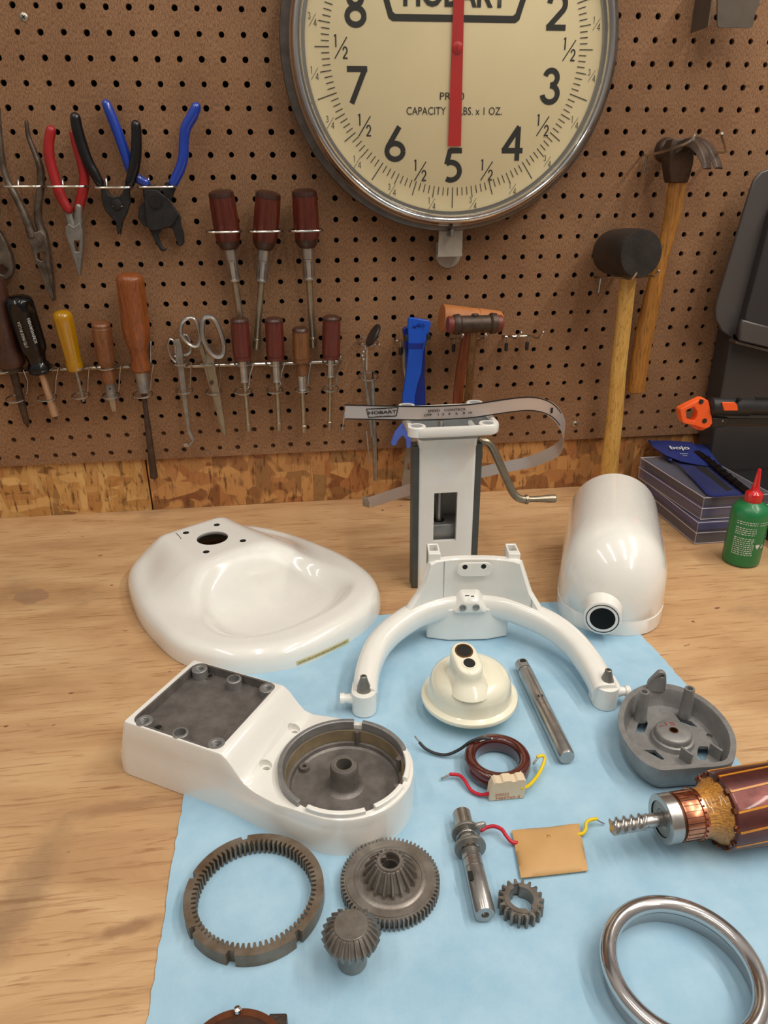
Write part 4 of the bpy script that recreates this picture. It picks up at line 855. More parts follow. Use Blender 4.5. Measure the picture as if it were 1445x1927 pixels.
# --- mixer base
def mixer_base():
    o = thing('mixer_stand', (0.20, -0.26, 0), 'big white enamel mixer base plate with a round hole and caution strip', 'mixer base')
    hc = V((0.1815, -0.2135, 0)); ea, eb = V((0.57, -0.822, 0)), V((0.822, 0.57, 0))
    out = smooth_pts([(.079, -.225, 0), (.100, -.296, 0), (.128, -.350, 0), (.163, -.396, 0), (.215, -.421, 0), (.278, -.417, 0), (.335, -.378, 0), (.368, -.335, 0), (.373, -.285, 0), (.352, -.235, 0), (.318, -.190, 0), (.270, -.142, 0), (.218, -.112, 0), (.165, -.112, 0), (.118, -.138, 0), (.088, -.178, 0)], 12, True)
    import bisect
    angs = sorted([(math.atan2(p.y - hc.y, p.x - hc.x), p) for p in out], key=lambda q: q[0])
    def rad(a):
        best = None; d = V((cos(a), sin(a), 0))
        for (a0, p), (a1, q) in zip(angs, angs[1:] + [(angs[0][0] + 2 * PI, angs[0][1])]):
            if a0 <= a < a1 or a0 <= a + 2 * PI < a1:
                t = ((a if a0 <= a < a1 else a + 2 * PI) - a0) / (a1 - a0); w = p.lerp(q, t); return (w - hc).length
        return 0.15
    ss = lambda t: (lambda c: c * c * c * (c * (6 * c - 15) + 10))(min(max(t, 0), 1))
    def f(x, y):
        d = V((x, y, 0)) - hc; p, q = d.dot(ea), d.dot(eb)
        dx = max(abs(p + 0.002) - 0.040, 0); dy = max(abs(q) - 0.033, 0); dd = math.hypot(dx, dy)
        fall = 0.055 + 0.030 * ss((p + 0.05) / 0.10)
        fall = fall + 0.045 * ss((p - 0.02) / 0.08) * (1 - min(abs(q) / 0.12, 1))
        z = 0.0255 + 0.0265 * (1 - ss(dd / fall)) ** 1.15
        u, v = (p - 0.116) / 0.074, (q - 0.002) / (0.074 + 0.026 * min(max((p - 0.06) / 0.1, 0), 1) * (1 if q > 0 else .6))
        rho = (abs(u) ** 2.4 + abs(v) ** 2.4) ** (1 / 2.4)
        z -= 0.0155 * ss((1.06 - rho) / 0.36) * ss((p - 0.028) / 0.06)
        return z
    m = MB(); na, nr = 160, 84; r0 = 0.0185; rings = []
    for j in range(nr + 1):
        s = j / nr; ring = []
        for i in range(na):
            a = -PI + 2 * PI * i / na; Rm = rad(a); r = r0 + (Rm - r0) * (s ** 0.85 if s < 1 else 1); x, y = hc.x + r * cos(a), hc.y + r * sin(a)
            e = max(0.0, (r - (Rm - 0.020)) / 0.020); e = (1 - min(e, 1) ** 2.3) ** (1 / 2.3) if e < 1 else 0.0
            ring.append(V((x, y, 0.0065 + (f(x, y) - 0.0065) * e)))
        rings.append(ring)
    inner = [V((p.x, p.y, p.z - 0.004)) for p in rings[0]]
    rings = [inner] + rings + [[V((p.x, p.y, 0.0006)) for p in rings[-1]]]
    under = [[V((hc.x + (p.x - hc.x) * 0.985, hc.y + (p.y - hc.y) * 0.985, 0.0006)) for p in rings[-1]]]
    m.loft(rings + under, caps=(False, False)); b = build('base_shell', m, M['enamel'], o, smooth=60)
    b.modifiers.new('solid', 'SOLIDIFY').thickness = 0.0014; b.modifiers['solid'].offset = -1
    m = MB(); m.lathe([(0.030, 0.012), (0.030, 0.0125)], hc, (0, 0, 1), 32); build('underside_web', m, M['plate_grey'], o)
    hz = []
    for p in ((350, 1003), (408, 988), (457, 1018), (388, 1039)):
        w = T(*p, 0.0518); hz.append(w); m = MB(); m.lathe([(0.0038, 0.0), (0.0038, 0.0003), (0, 0.0003)], (w.x, w.y, f(w.x, w.y) - 0.0001), (0, 0, 1), 24)
        sh = build('screw_hole', m, M['hole'], o)  # flat disc on the surface, the hole's inner shade painted as colour
    m = MB(); m.tube([V((q.x, q.y, f(q.x, q.y) + 0.0001)) for q in [T(331, 1003, .052), T(336, 1008, .052), T(341, 1014, .052)]], 0.0004, 6); build('chip_mark', m, M['ink'], o)
    # caution strip following the front edge
    bpy.context.view_layer.update(); dg = bpy.context.evaluated_depsgraph_get(); ev = b.evaluated_get(dg); inv = b.matrix_world.inverted()
    def hit(px, py):
        ok, lo_, nn, _ = ev.ray_cast(inv @ CAMPOS, (inv.to_3x3() @ ray(px, py)).normalized()); return (b.matrix_world @ lo_ + nn * 0.0003) if ok else None
    lowL, lowR = (559, 1253), (677, 1199); rows = []
    for i in range(25):
        t = i / 24; x, y = lowL[0] + (lowR[0] - lowL[0]) * t, lowL[1] + (lowR[1] - lowL[1]) * t + 2.2 * sin(PI * t)
        col = [hit(x - 0.3 * k, y - k) for k in (0.5, 4.0, 8.0)]
        if all(col): rows.append(col)
    if len(rows) > 2:
        m = MB(); idx = [m.pts(r) for r in rows]
        for a, c in zip(idx[:-1], idx[1:]):
            for k in range(2): m.face(a + k, c + k, c + k + 1, a + k + 1)
        st = build('caution_strip', m, M['label_yellow'], o, smooth=0)
        cu = textmesh('lettering', 'CAUTION: UNPLUG BEFORE INSERTING OR REMOVING PARTS', M['ink'], None, V((0, 0, 0)), X3, Y3, 1.0, 10.0, ext=0)
        me = cu.data; n = len(me.vertices)
        for vtx in me.vertices:
            t = min(max((vtx.co.x + 5.0) / 10.0 * 0.94 + 0.03, 0), 0.9999); v = min(max((vtx.co.y + 0.62) / 1.24, 0), 1) * 0.5 + 0.26
            fi = t * (len(rows) - 1); i = int(fi); fr = fi - i; c = [rows[i][k].lerp(rows[i + 1][k], fr) for k in range(3)]
            w = c[0].lerp(c[1], v * 2) if v < .5 else c[1].lerp(c[2], v * 2 - 1); nn = (rows[i + 1][0] - rows[i][0]).cross(c[2] - c[0]).normalized()
            vtx.co = w + nn * 0.00025 - V(ORG[o.name])
        cu.parent = st; ORG[cu.name] = ORG[o.name]
mixer_base()

# --- gear housing with square and round recesses
def gearcase():
    Pc = V((0.2053, -0.5308, 0)); a = V((0.858, -0.5137, 0)).normalized(); b = V((-a.y, a.x, 0)); loc = lambda u, v, z: Pc + a * u + b * v + V((0, 0, z))
    o = thing('gear_housing', Pc, 'white cast gear housing lying upside down with square and round dark recesses', 'gear housing')
    UC = 0.1245; RO = 0.0535; rings = []
    ss = lambda t: (lambda c: c * c * (3 - 2 * c))(min(max(t, 0), 1))
    us = [-0.0585, -0.0580, -0.0560, -0.050, -0.0475, -0.0460, -0.044, -0.02, 0.0, 0.02, 0.040, 0.0435, 0.0455, 0.049, 0.053, 0.058, 0.064, 0.072, 0.082, 0.095, 0.11, UC] + [UC + RO * sin(R_(q)) for q in (10, 20, 30, 40, 50, 58, 66, 73, 79, 84, 87.5)]
    for u in us:
        w = 0.0468 + (RO - 0.0468) * ss((u - 0.03) / 0.08)
        if u > UC: w = math.sqrt(max(RO ** 2 - (u - UC) ** 2, 1e-8))
        if u < -0.0585 + 0.004: w -= 0.003 * (1 - (u + 0.0585) / 0.004)
        h = 0.055 if u < 0.0435 else 0.055 - 0.0235 * ss((u - 0.0435) / 0.026) if u < 0.08 else 0.0315 + 0.0025 * ss((u - 0.09) / 0.03)
        if u < -0.0460: h = 0.020 + 0.035 * ss((u + 0.0565) / 0.0105) if u > -0.0565 else 0.020
        wt = (0.0452 if u < 0.0435 else 0.0452 + (w - 0.0015 - 0.0452) * ss((u - 0.0435) / 0.05)) if u < UC else w * 0.975
        wt = min(wt, w * 0.985); zs = min(0.019, h * .6); r = min(0.0022, wt * .4)
        half = [(w, 0.0006), (w, zs), (wt + (w - wt) * .5, zs + 0.0045), (wt + (w - wt) * .12, zs + (h - zs) * .5), (wt, h - r), (wt - r * .3, h - r * .3), (wt - r, h)]
        rings.append([loc(u, -v, z) for v, z in half] + [loc(u, v, z) for v, z in reversed(half)])
    m = MB(); m.loft(rings); sh = build('housing_shell', m, M['enamel'], o, smooth=28)
    sq = MB(); sq.prism([rrect(0.0835, 0.0870, 0.009)], Pc - a * 0.0005, a, b, Z3, 0.0445, 0.07)
    cc = loc(UC, 0, 0); rd = MB(); rd.lathe([(0.0478, 0.010), (0.0478, 0.06)], cc, Z3, 96)
    hs = []
    for p in ((553, 1372), (500, 1440)):
        q = T(*p, 0.0325); hs += [cyl((q.x, q.y), 0.0048, 0.0285, 0.05, 28), cyl((q.x, q.y), 0.0028, 0.0185, 0.05, 20)]
    cut(sh, [sq, rd] + hs)
    # square tray
    m = MB(); m.prism([rrect(0.0832, 0.0867, 0.009), rrect(0.0800, 0.0835, 0.0075)], Pc - a * 0.0005, a, b, Z3, 0.0449, 0.0548); m.prism([rrect(0.0832, 0.0867, 0.009)], Pc - a * 0.0005, a, b, Z3, 0.0447, 0.0466)
    tr = build('square_tray', m, M['cast_dark'], o)
    for p, ro, ri, th in (((375, 1256), .0076, .0040, 1), ((507, 1293), .0076, .0040, 1), ((267, 1357), .0076, .0040, 1), ((408, 1402), .0076, .0040, 1), ((442, 1276), .0072, .0046, 0), ((337, 1381), .0072, .0046, 0)):
        q = T(*p, 0.0548); q = V((Pc.x + (q.x - Pc.x) * .965, Pc.y + (q.y - Pc.y) * .965, q.z)); ro *= .9; m = MB(); d = 0.0490 if not th else 0.0475
        prof = [(ro, 0.0466), (ro, 0.0546), (ro - .0006, 0.0552), (ri, 0.0552)]
        if th:
            z = 0.0550
            while z > 0.049: prof += [(ri, z), (ri - .0007, z - .0006), (ri, z - .0012)]; z -= 0.0014
        prof += [(ri, d), (0.0, d)]
        m.lathe(prof, (q.x, q.y, 0), Z3, 28, caps=(False, False)); build('threaded_boss' if th else 'dowel_boss', m, M['cast'] if th else M['cast'], tr)
    for p in ((394, 1273), (297, 1370)):
        q = T(*p, 0.0470); m = MB(); m.lathe([(.0042, .0464), (.0042, .0478), (.0032, .0478), (.0030, .0469), (0, .0469)], (q.x, q.y, 0), Z3, 20); bs = build('drain_boss', m, M['cast_dark'], tr)
        m = MB(); m.lathe([(.0030, .0470), (0, .0471)], (q.x, q.y, 0), Z3, 16); build('bore', m, M['hole'], bs)
    # round cup
    m = MB(); m.lathe([(.0476, .0100), (.0476, .0300), (.0452, .0300), (.0448, .0240), (.0446, .0195), (.0425, .0190), (.0418, .0165), (.0412, .0168), (.0395, .0155), (0.0, .0155)], cc, Z3, 96, caps=(False, False)); cp = build('round_cup', m, M['cast_dark'], o, smooth=30)
    m = MB(); m.lathe([(.0451, .0198), (.0453, .0302), (.0447, .0302), (.0444, .0198)], cc, Z3, 96, caps=(False, False)); build('cup_lining', m, simple('greasy_tan_lining', (168, 150, 118), 0.35, 0.4, 0.3, 40), cp)
    gaps = []
    for p in ((673, 1366), (758, 1420), (764, 1478), (698, 1530), (572, 1518)):
        q = T(*p, 0.034) - cc; gaps.append(math.atan2(q.y, q.x))
    gaps.sort(); hw = 0.075
    for i, g in enumerate(gaps):
        a0, a1 = g + hw, gaps[(i + 1) % len(gaps)] - hw
        if a1 < a0: a1 += 2 * PI
        n = max(6, int((a1 - a0) / 0.06)); ang = [a0 + (a1 - a0) * k / n for k in range(n + 1)]
        rg = [[cc + V((cos(q) * r, sin(q) * r, z)) for r, z in ((.0466, .0300), (.0480, .0300), (.0506, .0300), (.0506, .0372), (.0501, .0378), (.0474, .0378), (.0466, .0372))] for q in ang]
        m = MB(); m.loft(rg); front = any(True for q in [((a0 + a1) / 2) % (2 * PI)] if q > PI * 1.0)
        build('rim_segment', m, M['enamel'] if (sin((a0 + a1) / 2) < 0.2) else M['cast'], o, bevel=0.0003)
    for g in gaps:
        q = cc + V((cos(g) * .0435, sin(g) * .0435, 0)); m = MB(); m.lathe([(.0022, .012), (.0022, .031), (0, .031)], q, Z3, 14); build('rib', m, M['cast_dark'], cp)
    q = T(650, 1441, 0.036); m = MB(); m.lathe([(.0155, .0154), (.0125, .0168), (.0112, .0190), (.0110, .0300), (.0108, .0345), (.0100, .0360), (.0078, .0360), (.0072, .0352), (.0060, .0350), (.0058, .0180), (0, .0180)], (cc.x, cc.y, 0), Z3, 40, caps=(False, False)); hb = build('centre_hub', m, M['cast_dark'], cp)
    m = MB(); m.lathe([(.0078, .0361), (.0060, .0361), (.0058, .02), (.0062, .02)], (cc.x, cc.y, 0), Z3, 36, caps=(False, False)); build('bushing', m, M['steel_dull'], hb)
    q = T(573, 1446, 0.0165); m = MB(); m.lathe([(.0042, .0154), (.0040, .0190), (.0018, .0190), (.0018, .0165), (0, .0165)], (q.x, q.y, 0), Z3, 20, caps=(False, False)); build('screw_boss', m, M['cast_dark'], cp)
gearcase()

# --- mixer pedestal
def pedestal():
    o = thing('mixer_pedestal', (0.4537, -0.25, 0), 'white mixer upright with grey side rails, cutout window and crank handle', 'mixer upright')
    cx, cy = 0.4537, -0.2475; m = MB()
    m.prism([rrect(0.0640, 0.0650, 0.004, 3), rrect(0.054, 0.054, 0.003, 3)], (cx, cy, 0), X3, Y3, Z3, 0.0006, 0.178); bd = build('upright_shell', m, M['enamel'], o)
    wn = MB(); a0, a1 = W(815, 1020, 0.28), W(861, 926, 0.28); wn.box(((a0.x + a1.x) / 2, -0.28, (a0.z + a1.z) / 2), (a1.x - a0.x, 0.02, a1.z - a0.z)); cut(bd, [wn])
    for x in (0.4185, 0.4890):
        m = MB(); m.box((x, -.2685, 0.0895), (0.0072, 0.018, 0.177)); m.box((x + (0.001 if x > .45 else -.001), -0.2757, 0.0895), (0.0060, 0.003, 0.177)); build('side_rail', m, simple('grey_rail_paint', (86, 88, 86), 0.45, 0.3, 0.15, 60), o, bevel=0.0006)
    def rr(w, h, r, z, yo=0): return [V((cx + p[0] + (0.0023 if z > .19 else 0), cy + p[1] + yo, z)) for p in rrect(w, h, r, 6)]
    m = MB(); m.loft([rr(.0655, .0655, .005, .176), rr(.0665, .0665, .006, .183), rr(.0700, .0690, .008, .188), rr(.077, .0740, .010, .1915, -.005), rr(.088, .081, .012, .1945, -.010), rr(.0960, .0870, .013, .1962, -.0132), rr(.0985, .0890, .0135, .1985, -.0137), rr(.0985, .0890, .0135, .2050, -.0137), rr(.0970, .0875, .013, .2068, -.0137), rr(.0890, .0795, .008, .2068, -.0137), rr(.0860, .0755, .008, .2040, -.0137)], caps=(False, False))
    fl = build('top_flange', m, M['enamel'], o, smooth=50)
    m = MB(); m.loft([rr(.0862, .0757, .008, .2042, -.0137), rr(.0840, .0740, .008, .198, -.0120), rr(.060, .054, .005, .180, 0), rr(.054, .052, .005, .150, 0)], caps=(False, True)); build('flange_inside', m, M['plate_grey'], fl, smooth=40)
    for (px, py) in ((765, 763), (893, 757), (784, 802), (918, 796)):
        q = T(px, py, 0.2068); m = MB(); m.lathe([(.0098, .197), (.0098, .2066), (.0092, .2072), (.0062, .2072), (.0060, .2068), (0, .2069)], (q.x, q.y, 0), Z3, 28, caps=(False, False)); bs = build('flange_boss', m, M['enamel'], fl)
        m = MB(); m.lathe([(.0060, .2071), (.0, .2071)], (q.x, q.y, 0), Z3, 24); build('boss_plug', m, M['plate_grey'], bs)
    m = MB(); m.loft([[V((cx + sx * .019, cy - .006 + sy * .016, z)) for sx, sy in ((-1, -1), (1, -1), (1, 1), (-1, 1))] for z in (0.03, 0.078)]); blk = build('slide_block', m, M['cast'], o, bevel=0.001)
    m = MB(); m.lathe([(.0036, .0), (.0036, .150)], (cx - .004, cy - .008, 0.05), Z3, 20); build('lift_rod', m, M['steel'], o)
    m = MB(); m.lathe([(.0070, .0), (.0070, .0006)], (cx - .004, cy - .008, 0.078), Z3, 24); build('rod_seat', m, M['hole'], blk)
    # crank
    L = [(892, 829, .262), (903, 829, .262), (918, 833, .263), (928, 846, .264), (940, 872, .266), (956, 908, .268), (966, 928, .27), (977, 938, .272), (992, 941, .272)]
    m = MB(); m.tube(smooth_pts([W(*p) for p in L], 5), .0046, 18); ck = build('crank', m, M['brass'], o)
    a, b = W(988, 940, .272), W(1046, 938, .272); m = MB(); m.turned(a, b, [(.0056, 0), (.0058, .05), (.0056, .08), (.0036, .10), (.0034, .2), (.0040, .55), (.0048, .8), (.0048, .97), (.0040, 1.0)], 24); build('crank_grip', m, M['brass'], ck)
pedestal()

# --- control band draped over the upright
def band():
    o = thing('control_band', (0.45, -0.27, 0.205), 'thin brushed metal speed control band looped over the white upright', 'control band')
    L = [(649, 775, .285), (690, 776, .284), (745, 777, .283), (798, 777.5, .281), (845, 776, .280), (890, 773, .278), (944, 765, .275), (975, 761, .271), (1000, 760, .266), (1022, 764, .259), (1040, 773, .250), (1054, 789, .236), (1061, 808, .220), (1059, 829, .200), (1046, 848, .182), (1017, 862, .168), (990, 871, .158), (944, 880, .152), (909, 888, .148), (840, 904, .143), (772, 921, .139), (695, 946, .135)]
    P = smooth_pts([W(*p) for p in L], 4); h = .0077; t = .00035
    m = MB(); m.sweep(P, [(-t, -h), (t, -h), (t, h), (-t, h)]); bd = build('band_strip', m, simple('brushed_band_metal', (208, 196, 190), 0.30, 0.5, 0.06, 30), o, smooth=30)
    for s in (-1, 1):
        m = MB(); nP = 45; m.sweep([p + V((0, 0, s * h * .96)) for p in P[:nP]], [(-t * 1.6, -.0006), (t * 1.6, -.0006), (t * 1.6, .0006), (-t * 1.6, .0006)]); build('edge_line', m, M['ink'], bd, smooth=30)
    e = P[0]; m = MB(); m.sweep([e, e + V((-.0010, .002, -.004)), e + V((-.0028, .004, -.020))], [(-t, -.0012), (t, -.0012), (t, .0012), (-t, .0012)], up=(0, 1, 0)); build('end_tab', m, M['steel'], bd)
    e = P[-1]; m = MB(); m.box(e + V((-.004, .004, 0)), (.011, .0006, .0150), (V((.72, -.69, 0)), V((.69, .72, 0)), Z3)); build('end_tab', m, M['steel'], bd)
    def tx(s, px, py, d, hh, w, bold=0.02):
        c = W(px, py, d) + V((0, -.0011, 0))
        textmesh('lettering', s, M['ink'], bd, c, V((1, 0.05 if px > 800 else 0.02, 0)), Z3, hh, w, bold=bold)
    tx('HOBART', 719.5, 775.5, .2836, .0032, .0300, .03); tx('KITCHENAID DIV.', 719, 768.3, .2836, .0012, .0225); tx('TROY, OHIO', 720, 783, .2836, .0012, .0160)
    tx('SPEED   CONTROL', 841, 771.3, .2806, .0025, .0425); tx('OFF    1  2   4    6    8  10', 843, 778.5, .2806, .0024, .0530)
    c = W(719.5, 776, .2842); lo = [(-.0173, .0048), (.0173, .0048), (.0153, -.0046), (.0145, -.0052), (-.0145, -.0052), (-.0153, -.0046)]; li = [(-.0163, .0040), (.0163, .0040), (.0145, -.0040), (.0140, -.0043), (-.0140, -.0043), (-.0145, -.0040)]
    m = MB(); m.prism([lo, li], c, V((1, 0.03, 0)).normalized(), Z3, -Y3, 0.0, .0002); build('logo', m, M['ink'], bd, smooth=0)
    m = MB(); a = W(1037, 770, .2520) + V((0, -.001, 0))
    for dx, w, hh in ((-.0035, .0025, .0065), (0.0008, .0032, .0060)): m.box(a + V((dx, -dx * 0 + .0, -.0012)), (w, .0004, hh), (V((.8, .6, 0)), V((-.6, .8, 0)), Z3))
    build('black_mark', m, M['ink'], bd)
band()

# --- bowl yoke
def yoke():
    o = thing('bowl_yoke', (0.45, -0.44, 0), 'white U shaped bowl lift yoke standing with two pointed pins', 'mixer yoke')
    fx = V((0.9957, -0.0926, 0)); fy = V((0.0926, 0.9957, 0))          # across, away from the camera
    L = [(686, 1312, .016), (690, 1275, .019), (698, 1245, .022), (714, 1213, .026), (742, 1184, .030), (786, 1156, .034), (838, 1140, .037), (890, 1136, .038), (942, 1140, .037), (994, 1157, .034), (1042, 1181, .030), (1080, 1212, .026), (1108, 1248, .022), (1127, 1280, .019), (1138, 1306, .016)]
    P = smooth_pts([T(*p) for p in L], 5); sec = []
    for i in range(20):
        q = 2 * PI * i / 20; c, s = cos(q), sin(q); sec.append((math.copysign(abs(c) ** .72, c), math.copysign(abs(s) ** .72, s)))
    n = len(P); sc = []
    for i, p in enumerate(P):
        e = abs(i / (n - 1) - .5) * 2; sc.append((.0122 - .0006 * e, .0138 - .0020 * e))
    m = MB(); m.sweep(P, sec, scale=sc); build('arm', m, M['enamel'], o, smooth=60)
    def q(px, py, dd): # point on the slanted mount plane
        r = ray(px, py); pl = V((0.4565, -0.385, 0)) - fy * dd; k = (pl - CAMPOS).dot(fy) / r.dot(fy); return CAMPOS + r * k
    def loc2(Lp, dd): return [(lambda w: ((w - V((.4565, -.385, 0))).dot(fx), w.z))(q(p[0], p[1], dd)) for p in Lp]
    S = [(742, .000), (752, .003), (764, .011), (776, .019), (788, .027), (797, .038), (803, .050), (807, .057), (812, .058)]
    tops = []
    for i_, p in enumerate(P):                                      # wall rising above the arm, sweeping down into it at both sides
        t = i_ / (n - 1); v = (p - CAMPOS); w_ = CR @ v; pxx = 722.5 + FPX * w_[0] / w_[2]; xm = pxx if pxx < 891 else 1783 - pxx
        if xm < 742: tops.append(None); continue
        for (x0, h0), (x1, h1) in zip(S[:-1], S[1:]):
            if x0 <= xm <= x1: hh = h0 + (h1 - h0) * (xm - x0) / (x1 - x0); break
        else: hh = .058
        tops.append(min(p.z + hh, .0935))
    PP = []; HH = []
    for i_ in range(n - 1):
        for k_ in range(3):
            if tops[i_] is None or tops[i_ + 1] is None: continue
            f_ = k_ / 3; PP.append(P[i_].lerp(P[i_ + 1], f_)); HH.append(tops[i_] + (tops[i_ + 1] - tops[i_]) * f_)
    m = MB(); rg = []
    for i_ in range(len(PP)):
        t_ = (PP[min(i_ + 1, len(PP) - 1)] - PP[max(i_ - 1, 0)]); t_.z = 0; t_.normalize(); sd = V((-t_.y, t_.x, 0)); c_ = V((PP[i_].x, PP[i_].y, 0)); h_ = HH[i_]
        rg.append([c_ + sd * q_ + V((0, 0, z_)) for q_, z_ in ((-.0050, PP[i_].z - .004), (-.0045, PP[i_].z + (h_ - PP[i_].z) * .5), (-.0042, h_ - .0012), (-.0030, h_), (.0030, h_), (.0042, h_ - .0012), (.0045, PP[i_].z))])
    m.loft(rg); web = build('mount_web', m, M['enamel'], o, smooth=40)
    for lx in ((806, 829), (957, 979)):
        a, b = q(lx[0], 1040, 0), q(lx[1], 1040, 0); cxy = a.lerp(b, .5); m = MB(); zt = a.z - .0005; w = (b - a).length
        m.prism([[(-w / 2, -.014), (w / 2, -.014), (w / 2, .010), (-w / 2, .010)], [(-w / 2 + .0022, -.006), (w / 2 - .0022, -.006), (w / 2 - .0022, .0075), (-w / 2 + .0022, .0075)]], V((cxy.x, cxy.y, 0)) + fy * .012, fx, fy, Z3, 0.078, zt); lg = build('guide_lug', m, M['enamel'], web, bevel=0.0008)
        m = MB(); m.prism([[(-w / 2 + .0024, -.0058), (w / 2 - .0024, -.0058), (w / 2 - .0024, .0073), (-w / 2 + .0024, .0073)]], V((cxy.x, cxy.y, 0)) + fy * .012, fx, fy, Z3, 0.080, zt - .008); build('guide_slot', m, M['cast_dark'], lg)
    # lower body reaching the pad behind the arms
    m = MB(); m.loft([[V((.4565, -.385, 0)) + fx * x + fy * y + V((0, 0, z)) for x, y in ((-.043, -.004), (-.020, -.010), (.020, -.010), (.043, -.004), (.043, .012), (-.043, .012))] for z in (0.0018, .020, .040)]); build('lower_body', m, M['enamel'], o, bevel=0.002, seg=3)
    for xs in (834, 1003):
        pts_ = []
        for i_ in range(len(PP) - 1):
            a_ = CR @ (PP[i_] - CAMPOS); b_ = CR @ (PP[i_ + 1] - CAMPOS); xa, xb = 722.5 + FPX * a_[0] / a_[2], 722.5 + FPX * b_[0] / b_[2]
            if xa <= xs < xb:
                t_ = (PP[i_ + 1] - PP[i_]).normalized(); t_.z = 0; sd = V((-t_.y, t_.x, 0)) * -.0046
                pts_ = [V((PP[i_].x, PP[i_].y, z_)) + sd for z_ in (PP[i_].z + .012, HH[i_] - .0015)]
        if pts_: m = MB(); m.tube(pts_, .0003, 6); build('casting_line', m, M['plate_grey'], web)
    pd = q(892, 1066, .0); m = MB(); m.prism([[(.0105 + .0075 * cos(t), .0075 * sin(t)) for t in [R_(-90 + 15 * k) for k in range(13)]] + [(-.0105 + .0075 * cos(t), .0075 * sin(t)) for t in [R_(90 + 15 * k) for k in range(13)]]], pd - fy * .0048, fx, Z3, -fy, 0, .0022); pad_ = build('screw_pad', m, M['enamel'], web, bevel=0.0012, seg=3)
    for p in ((875, 1067), (910, 1066)):
        c = q(*p, .0070); m = MB(); m.lathe([(.0027, 0), (.0, .0002)], c, -fy, 20); build('screw_hole', m, M['hole'], web)
    # raised wedge over the arm with two recessed holes
    c0 = q(885, 1135, .010); m = MB(); m.loft([[c0 + fx * x + V((0, 0, z)) + fy * .012 for x, z in ((-.026, -.010), (.026, -.010), (.010, .012), (-.010, .012))], [c0 + fx * x + V((0, 0, z)) - fy * .0050 for x, z in ((-.016, -.010), (.016, -.010), (.0065, .0045), (-.0065, .0045))]]); wd_ = build('raised_wedge', m, M['enamel'], web, bevel=0.003, seg=4)
    for p in ((871, 1144), (896, 1143)):
        c = q(*p, .0156); m = MB(); m.lathe([(.0036, -.0012), (.0036, .0004), (.0028, .0006), (.0024, -.0004), (0, -.0006)], c, -fy, 22); build('recessed_hole', m, M['plate_grey'], wd_)
    for p, w in (((879, 1121), .0022), ((889, 1122), .0016)):
        c = q(*p, .0150); m = MB(); m.box(c, (w * 2, .0008, .0008), (fx, fy, Z3)); build('chip_mark', m, M['ink'], web)
    # tips
    for s, (px, py), (ex, ey) in ((-1, (685, 1322), (657, 1320)), (1, (1139, 1310), (1168, 1305))):
        c = T(px, py, .010); dirr = (P[0] - P[5]) if s < 0 else (P[-1] - P[-6]); dirr.z = 0; dirr.normalize(); sd = V((-dirr.y, dirr.x, 0))
        m = MB(); body = [(-.012, -.0112), (0.0, -.0112)] + [(.0112 * sin(R_(k)), -.0112 * cos(R_(k))) for k in range(15, 180, 15)] + [(0.0, .0112), (-.012, .0112)]
        m.prism([body], V((c.x, c.y, 0)), dirr, sd, Z3, .0018, .0235); tip = build('arm_tip', m, M['enamel'], o, bevel=0.0022, seg=3)
        m = MB(); cc_ = V((c.x, c.y, .0232)) - dirr * .001; m.lathe([(.0068, 0), (.0066, .002), (.0034, .0125), (.0030, .0150), (.0018, .0155), (.0016, .013), (0, .013)], cc_, Z3, 24); build('locating_pin', m, M['steel_dull'], tip)
        sx = fx * s; m = MB(); st = V((c.x, c.y, .0150)) + sx * .009; m.tube([st, st + sx * .006, st + sx * .0105], [.0055, .0042, .0038], 14); m.tube([st + sx * .0085, st + sx * .0125], [.0052, .0052], 14); build('side_stud', m, M['enamel'], tip, smooth=40)
yoke()

